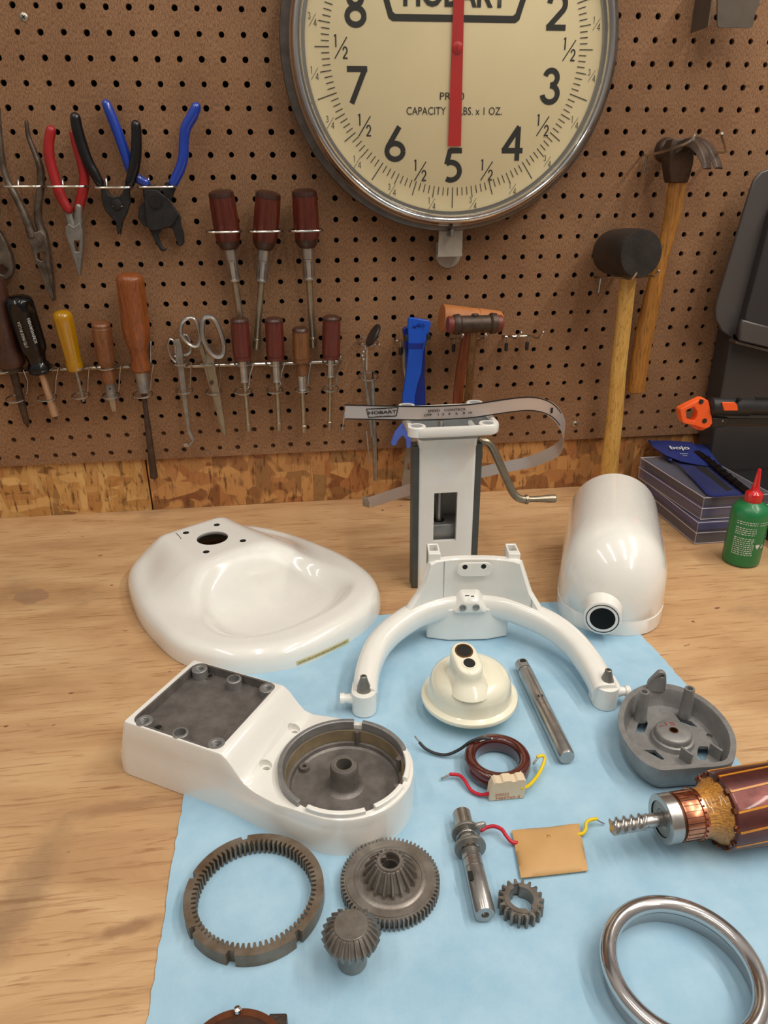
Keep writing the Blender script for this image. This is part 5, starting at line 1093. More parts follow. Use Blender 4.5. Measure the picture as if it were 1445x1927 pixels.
# --- motor body
def motor_body():
    P0 = V((0.6055, -0.4035, 0)); a = V((0.385, 0.923, 0)).normalized(); r = V((a.y, -a.x, 0))
    o = thing('motor_housing', P0 + a * .1, 'white bullet shaped motor housing with a round socket at its nose', 'motor housing')
    Wd, H, Ln = 0.0565, 0.107, 0.207; rings = []; ss_ = [0.0002, .0012, .003, .006, .010, .015, .021, .028, .036, .045, .055, .065, .078, .10, .13, .16, .19, Ln - .002, Ln]
    def ring(s, k=1.0, z0=None, z1=None):
        e = min(s / .062, 1); sup = (1 - (1 - e) ** 2.3) ** (1 / 2.3); w = Wd * sup; eh = min(s / .075, 1); h = .036 + (H - .036) * (1 - (1 - eh) ** 2.2) ** (1 / 2.0)
        w *= (1 - .03 * max(0, (s - .1) / .1)); L = []
        for i in range(33):
            t = PI * i / 32; zc = h * .42; x = -w * cos(t)
            z = zc + (h - zc) * (sin(t)) ** (0.92); L.append(P0 + a * s + r * x + V((0, 0, z)))
        lo = [P0 + a * s + r * w * q + V((0, 0, z)) for q, z in ((1.0, .0205), (.970, .0196), (.970, .0186), (1.012, .0178), (1.008, .0014))]
        hi = [P0 + a * s - r * w * q + V((0, 0, z)) for q, z in reversed(((1.0, .0205), (.970, .0196), (.970, .0186), (1.012, .0178), (1.008, .0014)))]
        return L + lo + hi
    m = MB(); m.loft([ring(s) for s in ss_]); sh = build('housing_shell', m, M['enamel'], o, smooth=48)
    hz = .0300; h0 = P0 - a * .017 - r * .0085 + V((0, 0, hz)); bore = MB(); bore.turned(h0 - a * .01, h0 + a * .0135, [(.0128, 0), (.0128, 1)], 48)
    m = MB(); m.turned(h0, h0 + a * .030, [(.0, 0), (.0180, 0), (.0190, .02), (.0190, .35), (.0205, .75), (.025, 1.0)], 56); hb = build('nose_socket', m, M['enamel'], o, smooth=50)
    cut(hb, [bore])
    m = MB(); m.turned(h0 + a * .0004, h0 + a * .0130, [(.0127, 0), (.0110, 1)], 40, caps=(False, False)); build('socket_bore', m, M['steel_dull'], hb); m = MB(); m.turned(h0 + a * .0125, h0 + a * .0134, [(.0112, 0), (.0112, 1)], 32); build('bore_end', m, M['black_plastic'], hb)  # black end disc paints the shade of a deeper bore
    m = MB(); m.lathe([(.0166, 0), (.0166, .0004), (.0157, .0004), (.0157, 0)], h0 + a * .0001, -a, 48); build('socket_groove', m, M['ink'], hb)
    m = MB(); c = P0 - a * .0004 + V((0, 0, .0065)) + r * .003; m.box(c + a * .0018, (.010, .0015, .0016), (r, a, Z3)); build('chip_mark', m, M['ink'], o)
    q = P0 + a * .098 + r * (Wd + .0006) + V((0, 0, .030)); m = MB(); m.lathe([(.0035, 0), (.0030, .0022), (0, .0026)], q, r, 18); build('side_screw', m, M['black_steel'], o)
motor_body()

# --- planetary hub
def hub():
    c = V((.4305, -.5070, 0)); c1, c2 = T(873, 1225, .0655), T(883, 1248, .0620)
    c = V((T(883, 1308, .016).x, T(883, 1308, .016).y, 0))
    o = thing('planetary_hub', c, 'cream enamel round hub cover with two bores in its raised boss', 'mixer hub')
    m = MB(); m.lathe([(.0, PZ), (.0240, PZ), (.0245, .0025), (.0245, .0125), (.0400, .0130), (.0432, .0142), (.0438, .0160), (.0432, .0178), (.0400, .0188), (.0384, .0196), (.0374, .0222), (.0370, .0290), (.0358, .0350), (.0332, .0395), (.0290, .0425), (.0220, .0445), (.010, .0455), (0, .0457)], c, Z3, 96); build('hub_shell', m, M['cream'], o, smooth=40)
    c1 = V((c1.x, c1.y, 0)); c2 = V((c2.x, c2.y, 0)); d = (c1 - c2).normalized(); s = V((-d.y, d.x, 0))
    dl_ = (c1 - c2).length
    def cap(r, z, z2, ex=0):                                        # capsule outline lying in the plane from z2 (front) to z (rear)
        L = [c2 + d * (-r * cos(t) - ex) + s * (-r * sin(t)) for t in [R_(-90 + 15 * k) for k in range(13)]] + [c1 + d * (r * cos(t)) + s * (r * sin(t)) for t in [R_(-90 + 15 * k) for k in range(13)]]
        return [p + V((0, 0, z2 + (z - z2) * (p - c2).dot(d) / dl_)) for p in L]
    m = MB(); m.loft([cap(.0190, .038, .038, .004), cap(.0160, .0435, .0435, .003), cap(.0138, .0475, .047, .001), cap(.0126, .052, .051), cap(.0121, .058, .055), cap(.0117, .0635, .0600), cap(.0107, .0650, .0615), cap(.0085, .0655, .0620)]); bo = build('boss', m, M['cream'], o, smooth=60)
    nn = (Z3 - d * (.0035 / dl_)).normalized()
    for cc, z, k_ in ((c1, .0656, 1.0), (c2, .0621, .82)):
        m = MB(); m.lathe([(.0080 * k_, -.001), (.0080 * k_, .0004), (.0064 * k_, .0004), (.0062 * k_, -.0004)], cc + V((0, 0, z)), nn, 32, caps=(False, False)); bb = build('bush', m, M['bronze'] if k_ == 1 else M['cream'], bo)
        m = MB(); m.lathe([(.0064 * k_, 0), (.0, .0001)], cc + V((0, 0, z)), nn, 28); build('bore', m, M['hole'], bb)  # flat disc, its dark colour replaces the shade down the bore
hub()

# --- loose shafts
def long_pin():
    a, b = T(980, 1247, .0086), T(1067, 1426, .0086); o = thing('long_pin', (a + b) / 2, 'long ground steel pin with a cross hole at its rounded upper end', 'steel pin')
    L = (b - a).length; m = MB(); R = .0070
    m.turned(a, b, [(0, 0), (R * .75, .002), (R * .95, .015), (R * .97, .10), (R * .80, .103), (R * .80, .118), (R, .121), (R, .40), (R * 1.0, .985), (R * .9, 1.0), (0, 1.0)], 40); pn = build('pin', m, M['steel'], o)
    d = (b - a).normalized()
    for t, rr_ in ((.045, .0026), (.455, .0024)):
        m = MB(); c = a + d * L * t + V((0, 0, R * .97)); m.lathe([(rr_ + .0005, -.0006), (rr_, .0001), (0, .00012)], c, (0, 0, 1), 20); build('cross_hole', m, M['hole'], pn)
long_pin()
def attach_shaft():
    a, b = T(868, 1530, .0088), T(913, 1722, .0088); o = thing('stepped_shaft', (a + b) / 2, 'short steel shaft with two washers and a groove lying below the brown coil', 'steel shaft')
    L = (b - a).length; R = .0068; d = (b - a).normalized(); m = MB()
    m.turned(a, b, [(0, 0), (R * .92, 0), (R, .008), (R, .20), (R * .9, .205), (R * .9, .41), (R, .415), (R, .500), (R * .9, .503), (R * .9, .508), (R, .511), (R, .585), (R * .9, .588), (R * .9, .594), (R, .597), (R, .99), (R * .93, 1.0), (R * .38, 1.0), (R * .36, .97), (0, .97)], 40); sh = build('shaft', m, M['steel'], o)
    for t, ro, th in ((.215, .0104, .0011), (.395, .0112, .0013)):
        c = a + d * L * t; m = MB(); m.lathe([(R * .92, -th), (ro, -th), (ro + .0003, 0), (ro, th), (R * .92, th)], c + (Z3 * .0022 if ro > .0105 else V()), d, 40, caps=(False, False)); build('washer', m, M['steel_dull'], o)
    for k in range(2):
        m = MB(); m.torus(a + d * L * (.27 + .05 * k), d, R * 1.08, .0005, 32, 8); build('spring_coil', m, M['steel'], sh)
    c = a + d * L * .22; m = MB(); m.tube([c + V((.008, 0, .006)), c + V((.0125, .0005, .006))], .0022, 10, dome=True); build('washer_lug', m, M['steel_dull'], o)
    c = a + d * L * .70; s = d.cross(Z3); m = MB(); m.box(c - s * -.0 + Z3 * (R * .80) + s * .0045, (.007, .0030, .0012), (d, s, Z3)); build('key_slot', m, M['hole'], sh)
attach_shaft()

# --- gears
def gear_outline(R, r, n, k=(.28, .5, .22), ph=0.0):
    L = []
    for i in range(n):
        a = 2 * PI * i / n + ph; p = 2 * PI / n
        for f, q in ((0, r), (.16, r), (.32, R), (.62, R), (.78, r)): L.append((q * cos(a + p * f), q * sin(a + p * f)))
    return L
def small_gear():
    c = V((.4198, -.7050, 0)); o = thing('spur_gear', c, 'small dark steel spur gear with keyed bore lying below the steel shaft', 'gear')
    hole = []
    for k in range(72):
        t = 2 * PI * k / 72; r = .0080
        for kc in (R_(95), R_(290)):
            if abs(((t - kc + PI) % (2 * PI)) - PI) < .22: r = .0102
        hole.append((r * cos(t), r * sin(t)))
    m = MB(); m.prism([gear_outline(.0150, .0118, 18), hole], c, X3, Y3, Z3, PZ, .0110); build('gear_body', m, M['gear'], o, bevel=.0003, seg=1)
    m = MB(); m.prism([circ2(.0112, 48), hole], c, X3, Y3, Z3, .011, .0116); build('gear_hub', m, M['gear'], o)
small_gear()
def bevel(m, c, r0, z0, r1, z1, n, h0, h1):
    """ring of bevel teeth from (r0,z0) up to (r1,z1)"""
    A, B = [], []
    for i in range(n):
        p = 2 * PI / n; a = p * i
        for f, t in ((0, 0), (.22, 0), (.36, 1), (.58, 1), (.72, 0)):
            q = a + p * f; A.append(V((c.x + (r0 + h0 * t) * cos(q), c.y + (r0 + h0 * t) * sin(q), z0 + h0 * t * .45))); B.append(V((c.x + (r1 + h1 * t * .6) * cos(q), c.y + (r1 + h1 * t * .6) * sin(q), z1 + h1 * t * .55)))
    return A, B
def big_gear():
    c = V((.3365, -.6775, 0)); o = thing('toothed_gear', c, 'large toothed steel gear wheel with a smaller cone shaped gear raised on it', 'gear')
    m = MB(); m.prism([gear_outline(.0338, .0312, 68), circ2(.0070, 36)], c, X3, Y3, Z3, PZ, .0100); w = build('spur_wheel', m, M['gear'], o, bevel=.0002, seg=1)
    m = MB(); m.lathe([(.0070, .0100), (.0300, .0100), (.0300, .0106), (.0250, .0106), (.0240, .0114), (.0218, .0116), (.0215, .0110), (.0070, .0110)], c, Z3, 80, caps=(False, False)); build('wheel_web', m, M['gear'], o)
    m = MB(); A, B = bevel(m, c, .0158, .0135, .0092, .0245, 18, .0026, .0018)
    base = [V((p.x, p.y, .0108)) for p in A]; top = [V((c.x + (p.x - c.x) * .80, c.y + (p.y - c.y) * .80, .0250)) for p in B]; core = [V((c.x + .0064 * cos(t), c.y + .0064 * sin(t), .0250)) for t in [math.atan2(p.y - c.y, p.x - c.x) for p in B]]; low = [V((p.x, p.y, .014)) for p in core]
    m.loft([base, A, B, top, core, low], caps=(False, False)); bg = build('cone_teeth', m, M['gear'], o, smooth=30)
    m = MB(); m.lathe([(.0085, .024), (.0085, .0262), (.0066, .0262), (.0066, .0200), (.0055, .0200), (.0055, .012)], c, Z3, 40, caps=(False, False)); build('bore_collar', m, M['gear'], bg)
    m = MB(); m.box(c + V((-.004, .005, .0235)), (.004, .003, .003)); build('keyway', m, M['gear'], bg)
big_gear()
def pinion():
    c = V((T(663, 1812, .0).x, T(663, 1812, 0).y, 0)); o = thing('pinion_gear', c, 'steel cone shaped pinion gear standing upright on its round stem', 'gear')
    m = MB(); m.lathe([(.0, PZ), (.0086, PZ), (.0092, .0022), (.0092, .022), (.013, .0225)], c, Z3, 44); build('stem', m, M['steel_dull'], o)
    m = MB(); A, B = bevel(m, c, .0158, .0265, .0112, .0335, 24, .0024, .0014)
    low = [V((c.x + (p.x - c.x) * .88, c.y + (p.y - c.y) * .88, .0215)) for p in A]; top = [V((c.x + (p.x - c.x) * .86, c.y + (p.y - c.y) * .86, .0345)) for p in B]
    m.loft([low, A, B, top]); build('pinion_teeth', m, M['gear'], o, smooth=30)
    m = MB(); m.lathe([(.0104, .0340), (.0104, .0348), (.0100, .0351), (0, .0351)], c, Z3, 56); build('pinion_face', m, M['gear'], o)
pinion()
def ring_gear():
    c = V((.2455, -.6765, 0)); o = thing('ring_gear', c, 'thin internal ring gear with notches around its rusty brown rim', 'gear')
    nt = []
    for p in ((462, 1588), (370, 1650), (357, 1752), (428, 1808), (573, 1768)):
        q = T(*p, .012) - c; nt.append(math.atan2(q.y, q.x))
    out = []
    for k in range(360):
        t = 2 * PI * k / 360; r = .0462
        for a in nt:
            if abs(((t - a + PI) % (2 * PI)) - PI) < .045: r = .0432
        out.append((r * cos(t), r * sin(t)))
    m = MB(); m.prism([out, gear_outline(.0412, .0378, 70)], c, X3, Y3, Z3, PZ, .0118); build('toothed_ring', m, simple('browned_steel', (138, 126, 112), .40, .55, .3, 60, rgb2=(112, 92, 72)), o, bevel=.0002, seg=1)
ring_gear()
def trim_ring():
    c = V((.4990, -.7665, 0)); R = .0424; o = thing('trim_ring', c, 'polished chrome ring with a rolled rim lying on the blue pad', 'ring')
    P = [(R - .0012, PZ), (R - .0010, .0130)] + [(R + .0052 * cos(t), .0165 + .0052 * sin(t)) for t in [R_(215 - 25 * k) for k in range(11)]] + [(R + .0012, .0120), (R + .0014, PZ)]
    m = MB(); n = 144; rings = [[V((c.x + r * cos(2 * PI * i / n), c.y + r * sin(2 * PI * i / n), z)) for r, z in P] for i in range(n)]; m.loft(rings, loop=True); build('ring', m, M['satin'], o, smooth=60)
trim_ring()

# --- brown resistor coil
def coil():
    c = V((.4375, -.5790, 0)); o = thing('resistor_coil', c, 'glossy brown ring resistor with ceramic block and black, red and yellow leads', 'resistor')
    P = []
    for k in range(24):
        t = 2 * PI * k / 24; q, s = cos(t), sin(t); P.append((.0222 + .0048 * math.copysign(abs(q) ** .7, q), .0092 + .0074 * math.copysign(abs(s) ** .6, s)))
    m = MB(); n = 96; m.loft([[V((c.x + r * cos(2 * PI * i / n), c.y + r * sin(2 * PI * i / n), z)) for r, z in P] for i in range(n)], loop=True); build('coil', m, M['brown_varnish'], o, smooth=60)
    a, b = T(920, 1508, PZ), T(986, 1502, PZ); x = (b - a).normalized(); y = V((-x.y, x.x, 0)); w = (b - a).length; mid = a.lerp(b, .5)
    prof = [(-w / 2, 0), (w / 2, 0), (w / 2 + .0006, .0175), (w / 2 - .001, .0190), (w * .28, .0190), (w * .24, .0178), (w * .16, .0176), (w * .10, .0190), (-w * .12, .0190), (-w * .17, .0176), (-w * .26, .0178), (-w * .32, .0188), (-w / 2 + .003, .0175), (-w / 2 + .0008, .012)]
    m = MB(); m.prism([prof], mid, x, Z3, -y, -.0085, .0); cb = build('ceramic_block', m, M['ceramic'], o, bevel=.0005)
    rk = simple('faded_red_ink', (196, 110, 84), .6, var=0)
    textmesh('lettering', '200\u03a9', rk, cb, mid - x * .004 + V((0, 0, .0060)) - y * .0001, x, Z3, .0026, .0110); textmesh('lettering', 'MB9760-4', rk, cb, mid + x * .001 + V((0, 0, .0022)) - y * .0001, x, Z3, .0026, .0190)
    m = MB(); tubeT(m, [(922, 1390, .019), (905, 1389, .020), (885, 1396, .017), (865, 1410, .010), (842, 1420, .005), (820, 1418, .004), (801, 1409, .005), (790, 1398, .008)], .0013); ld = build('black_lead', m, M['black_wire'], o)
    m = MB(); tubeT(m, [(791, 1398, .008), (785, 1391, .010), (781, 1386, .011)], .0007, 2); build('bare_end', m, M['steel_dull'], ld)
    m = MB(); tubeT(m, [(925, 1489, .008), (918, 1494, .006), (902, 1495, .004), (886, 1487, .004), (875, 1470, .006), (864, 1459, .006), (848, 1457, .006)], .0014); ld = build('red_lead', m, M['red_wire'], o)
    m = MB(); tubeT(m, [(849, 1457, .006), (840, 1461, .005), (831, 1465, .004)], .0008, 2); build('bare_end', m, M['steel_dull'], ld)
    m = MB(); tubeT(m, [(981, 1482, .012), (992, 1480, .010), (1006, 1467, .008), (1018, 1448, .008), (1025, 1428, .012), (1020, 1422, .014), (1012, 1424, .014)], .0014); ld = build('yellow_lead', m, M['yellow_wire'], o)
    m = MB(); tubeT(m, [(1013, 1424, .014), (1009, 1430, .013), (1004, 1437, .011)], .0008, 2); build('bare_end', m, M['steel_dull'], ld)
coil()
def packet():
    C4 = [T(980, 1653, .003), T(1106, 1639, .003), T(1090, 1549, .004), T(963, 1562, .004)]; o = thing('condenser_packet', (C4[0] + C4[2]) / 2, 'flat tan paper packet with a red and a yellow lead', 'condenser')
    m = MB(); N = 16; g = []; gb = []
    for j in range(N + 1):
        for i in range(N + 1):
            u, v = i / N, j / N; p = C4[0].lerp(C4[1], u).lerp(C4[3].lerp(C4[2], u), v); k = (sin(PI * u) * sin(PI * v)) ** .5
            q = p + V((0, 0, 0)); pinch = 1 - .03 * sin(PI * v) * (abs(u - .5) * 2) ** 3; q = V((C4[0].x + C4[1].x, 0, 0)) * 0 + p
            g.append(V((q.x, q.y, .0036 + .0042 * k + .0005 * sin(9 * u) * sin(7 * v)))); gb.append(V((q.x, q.y, .0030 - .0012 * k)))
    a = m.pts(g); b = m.pts(gb); w = N + 1
    for j in range(N):
        for i in range(N): k = j * w + i; m.face(a + k, a + k + 1, a + k + w + 1, a + k + w); m.face(b + k, b + k + w, b + k + w + 1, b + k + 1)
    per = [i for i in range(w)] + [j * w + N for j in range(1, w)] + [N * w + i for i in range(N - 1, -1, -1)] + [j * w for j in range(N - 1, 0, -1)]
    for p, q in zip(per, per[1:] + per[:1]): m.face(a + p, b + p, b + q, a + q)
    pk = build('paper_packet', m, M['kraft'], o, smooth=60)
    m = MB(); m.torus(T(1032, 1574, .0078), Z3, .0012, .00018, 20, 6); build('punch_mark', m, M['rust'], pk)
    m = MB(); tubeT(m, [(972, 1586, .004), (962, 1584, .005), (952, 1572, .007), (944, 1561, .008), (930, 1555, .008), (916, 1557, .007), (906, 1563, .006)], .0014); build('red_lead', m, M['red_wire'], o)
    m = MB(); tubeT(m, [(1088, 1570, .004), (1097, 1568, .005), (1102, 1560, .006), (1103, 1549, .007), (1110, 1543, .008), (1122, 1541, .007)], .0013); ld = build('yellow_lead', m, M['yellow_wire'], o)
    m = MB(); tubeT(m, [(1121, 1541, .007), (1130, 1547, .005), (1137, 1550, .003)], .0005, 2); build('bare_end', m, M['steel'], ld)
packet()

# --- cast brush housing
def brush_housing():
    zt = .027; c0 = T(1272, 1372, .012); o = thing('motor_end_bell', (c0.x, c0.y, 0), 'cast aluminium motor end cover with posts, cutouts and red hand marking', 'motor end cover')
    px = [(1163, 1360), (1166, 1332), (1180, 1307), (1205, 1291), (1238, 1285), (1277, 1291), (1320, 1310), (1355, 1339), (1378, 1371), (1386, 1398), (1383, 1424), (1374, 1437), (1345, 1443), (1312, 1445), (1275, 1448), (1243, 1449), (1213, 1436), (1189, 1414), (1171, 1386)]
    top = [T(*p, zt) for p in px]; top = smooth_pts(top, 4, True); cc = sum(top, V()) / len(top)
    def off(k, z, dx=0): return [V((cc.x + (p.x - cc.x) * k, cc.y + (p.y - cc.y) * k, z)) for p in top]
    fl_ = [V((p.x - c0.x, p.y - c0.y)) for p in off(.83, 0)]
    holes = []
    for H in ([(1200, 1362), (1196, 1378), (1213, 1378), (1219, 1362), (1214, 1346)], [(1313, 1408), (1311, 1425), (1316, 1430), (1327, 1430), (1334, 1415), (1332, 1405), (1316, 1404)], [(1268, 1341), (1283, 1352), (1300, 1357), (1312, 1368), (1302, 1366), (1280, 1358)], [(1210, 1411), (1232, 1411), (1250, 1428), (1246, 1430), (1228, 1420)], [(1213, 1324), (1246, 1321), (1246, 1325), (1216, 1328)]):
        holes.append([(lambda w: (w.x - c0.x, w.y - c0.y))(T(*p, .0115)) for p in H])
    q = T(1335, 1384, .0115); holes.append(circ2(.0026, 14, (q.x - c0.x, q.y - c0.y)))
    m = MB(); m.prism([[tuple(p) for p in fl_]], V((c0.x, c0.y, 0)), X3, Y3, Z3, .0085, .0115); fp = build('floor_plate', m, M['cast'], o)
    ct = []
    for H in holes: k = MB(); k.prism([H], V((c0.x, c0.y, 0)), X3, Y3, Z3, .006, .014); ct.append(k)
    cut(fp, ct)
    m = MB(); m.loft([off(.84, .0085), off(.86, .0035), off(.93, .010), off(.985, .020), off(1.0, .025), off(.995, .0270), off(.90, .0270), off(.885, .0258), off(.86, .018), off(.80, .0113)], caps=(False, False)); rim = build('side_wall', m, M['cast'], o, smooth=45)
    m = MB(); m.loft([off(.70, .0018), off(.80, .0018), off(.84, .0040), off(.84, .0088), off(.70, .0088)], loop=True); build('foot_rim', m, M['cast'], o, smooth=45)
    hc = T(1268, 1373, .0225); m = MB(); m.lathe([(.0180, .0112), (.0172, .0135), (.0168, .0155), (.0150, .0162), (.0148, .0200), (.0140, .0214), (.0128, .0220), (.0038, .0220), (.0036, .0150), (0, .0150)], (hc.x, hc.y, 0), Z3, 52, caps=(False, False)); hb = build('bearing_boss', m, M['cast'], o, smooth=35)
    m = MB(); m.lathe([(.0038, .0221), (.0028, .0221), (.0028, .016)], (hc.x, hc.y, 0), Z3, 24, caps=(False, False)); build('bush', m, M['bronze'], hb)
    rk = simple('red_pencil', (150, 54, 46), .6, var=0); textmesh('hand_marking', '15', rk, hb, V((hc.x + .0005, hc.y + .0078, .0221)), V((1, -.12, 0)), V((.12, 1, 0)), .0042, .0080)
    m = MB(); q = V((hc.x - .0078, hc.y + .0060, .0222)); m.box(q, (.0050, .0005, .0002)); build('hand_marking', m, rk, hb)
    for (bx, by), tz in (((1204, 1352), .041), ((1288, 1346), .041)):
        p = T(bx, by, .012); m = MB(); m.lathe([(.0058, .0112), (.0052, .016), (.0044, tz - .001), (.0042, tz), (.0026, tz), (.0022, tz - .004), (0, tz - .004)], (p.x, p.y, 0), Z3, 28, caps=(False, False)); build('screw_post', m, M['cast'], o)
    e = T(1236, 1286, .032); ex = V((.97, -.24, 0)); m = MB(); m.prism([[(-.0090, -.008), (.0072, -.008), (.0075, .003), (.0060, .0115), (.0030, .0140), (-.0008, .0135), (-.0035, .0095), (-.0080, .002)], circ2(.0012, 10, (.0028, .0095))], e, ex, Z3, V((.24, .97, 0)), -.0022, .0022); build('mounting_ear', m, M['cast'], o, bevel=.0008)
    for pp, w, h in (((1290, 1428), .0018, .012), ((1345, 1420), .0018, .012)):
        p = T(*pp, .014); m = MB(); m.box((p.x, p.y, .0165), (.0020, .0110, .0120), (V((.9, .43, 0)), V((-.43, .9, 0)), Z3)); build('rib', m, M['cast'], o, bevel=.0005)
brush_housing()

# --- armature
def armature():
    A = T(1150, 1556, .0285); B = T(1372, 1521, .0285); d = (B - A); d.z = 0; d.normalize(); A.z = .0285; k = .000414
    def at(px): return A + d * ((px - 1150) * k * 1.0)
    o = thing('motor_armature', at(1330), 'motor armature with copper commutator, ball bearing and worm gear shaft', 'armature')
    s = d.cross(Z3).normalized()
    def tn(name, x0, x1, prof, mat, n=48, par=None, **kw):
        m = MB(); m.turned(at(x0), at(x1), prof, n, **kw); return build(name, m, mat, par or o, smooth=35)
    sh = tn('shaft', 1205, 1520, [(.0048, 0), (.0048, 1)], M['steel'])
    m = MB(); n = 40; L = (at(1213) - at(1150)).length; rings = []
    for i in range(61):
        t = i / 60; c = at(1150).lerp(at(1213), t); ring = []
        for j in range(n):
            a_ = 2 * PI * j / n; ph = a_ * 3 - t * 2 * PI * 4.6; r = .0046 + .0014 * max(-.75, min(1, 1.4 * sin(ph))) - (.001 if t < .02 else 0); ring.append(c + s * r * cos(a_) + Z3 * r * sin(a_))
        rings.append(ring)
    m.loft(rings); build('worm_thread', m, M['steel'], sh, smooth=40)
    bR = .0170; br = tn('ball_bearing', 1240, 1262, [(.0125, 0), (.0165, 0), (bR, .03), (bR, .97), (.0165, 1), (.0125, 1)], M['steel'], caps=(False, False))
    tn('bearing_shield', 1242, 1260, [(.0045, .1), (.0068, .05), (.0072, .0), (.0122, .0), (.0127, 0.05), (.0127, 1), (.0045, 1)], M['steel_dull'], par=br)
    tn('insulating_collar', 1261, 1269, [(.0060, 0), (.0155, 0), (.0160, .5), (.0155, 1), (.006, 1)], M['rust'])
    cR = .0168; cm = tn('commutator', 1268, 1306, [(.010, 0), (cR * .97, 0), (cR, .05), (cR, .80), (cR * 1.06, .82), (cR * 1.06, 1.0), (.010, 1)], M['copper'], 72)
    m = MB()
    for j in range(26):
        a_ = 2 * PI * j / 26; u = s * cos(a_) + Z3 * sin(a_); m.box(at(1284) + u * (cR - .0001), ((at(1302) - at(1268)).length * .92, .0003, .0006), (d, u.cross(d), u))
    build('segment_gaps', m, M['hole'], cm)
    m = MB()
    for j in range(26):
        a_ = 2 * PI * (j + .5) / 26; u = s * cos(a_) + Z3 * sin(a_); m.lathe([(.0008, -.0004), (.0008, .0005), (.0003, .0005), (.0003, 0), (0, 0)], at(1301) + u * cR * 1.06, u, 8)
    build('riser_joints', m, M['rust'], cm)
    wn = NT('amber_winding_cord'); co = wn.coord((60, 900, 900)); f_ = wn.noise(co, 1, 3, .7); wn.put('Base Color', wn.ramp(f_, [(.35, lin((136, 82, 20))), (.6, lin((206, 142, 44)))])); wn.put('Roughness', .3); wn.put('Coat Weight', .6); wn.bump(f_, .0008)
    wc = tn('cord_winding', 1304, 1344, [(.0140, 0), (.0172, .02), (.0172, .12), (.0168, .3), (.0180, .5), (.0205, .75), (.0228, .92), (.0232, 1.0), (.010, 1.0)], wn.m, 64)
    st = tn('core_stack', 1344, 1530, [(.0150, -.03), (.0225, -.01), (.0260, 0), (.0268, .03), (.0268, 1)], simple('brown_red_core', (112, 62, 58), .3, .6, .3, 60, coat=.3), 96, flute=12, fd=.0)
    for j in range(12):
        a_ = 2 * PI * (j + .4) / 12; u0 = s * cos(a_) + Z3 * sin(a_); a2 = a_ + .22; u1 = s * cos(a2) + Z3 * sin(a2)
        m = MB(); m.sweep([at(1346) + u0 * .0266, at(1450) + u0.lerp(u1, .5).normalized() * .0267, at(1530) + u1 * .0266], [(-.0007, -.0006), (.0007, -.0006), (.0007, .0006), (-.0007, .0006)], up=u0); build('slot_wedge', m, simple('amber_wedge', (214, 140, 40), .35, var=.2) if j == 0 else bpy.data.materials['amber_wedge'], st)
        m = MB(); u2 = s * cos(a_ + .05) + Z3 * sin(a_ + .05); m.box(at(1344) + u2 * .0236, (.0035, .0035, .0050), (d, u2.cross(d), u2)); build('coil_end', m, M['rust'], wc)
    m = MB(); rnd = random.Random(2)
    for j in range(14):
        a_ = rnd.uniform(0, 2 * PI); u = s * cos(a_) + Z3 * sin(a_); p = at(1342) + u * .0232; m.tube([p, p + u * .0018 - d * rnd.uniform(-.001, .002), p + u * .0024 - d * .002], .0005, 6)
    build('wire_stubs', m, M['copper'], wc)
armature()

# --- pieces at the picture edge
def edge_parts():
    c = V((.2385, -.7835, 0)); o = thing('governor_ring', c, 'brown stained metal ring part with a shiny ball, cut by the lower picture edge', 'ring part')
    m = MB(); P = [(.0255, PZ), (.0305, PZ), (.0312, .006), (.0300, .0115), (.0262, .0115), (.0255, .010)]; n = 90
    m.loft([[V((c.x + r * cos(2 * PI * i / n), c.y + r * sin(2 * PI * i / n), z)) for r, z in P] for i in range(n)], loop=True); build('ring_body', m, M['rust'], o, smooth=40)
    m = MB(); q = T(447, 1901, .0135); m.lathe([(.0, -.0022), (.0019, -.0012), (.0024, 0), (.0019, .0014), (0, .0022)], q, Z3, 18); m.lathe([(.0014, -.010), (.0014, 0)], q, Z3, 12); build('ball_stud', m, M['chrome'], o)
    q = T(520, 1922, .010); m = MB(); m.box((q.x, q.y - .006, .0065), (.0105, .020, .0095), (V((.98, -.1, 0)), V((.1, .98, 0)), Z3)); build('side_lug', m, M['iron'], o, bevel=.001)
    q = T(1446, 1462, .006); o = thing('metal_disc', (q.x + .006, q.y, 0), 'small blue grey metal disc at the edge of the picture beside the armature', 'metal disc')
    m = MB(); m.lathe([(.0, .0004), (.0088, .0004), (.0095, .0014), (.0095, .0130), (.0088, .0140), (0, .0140)], (q.x + .006, q.y + .001, 0), Z3, 40); build('disc', m, simple('blue_grey_metal', (122, 132, 138), .35, .7, .1, 40), o)
edge_parts()

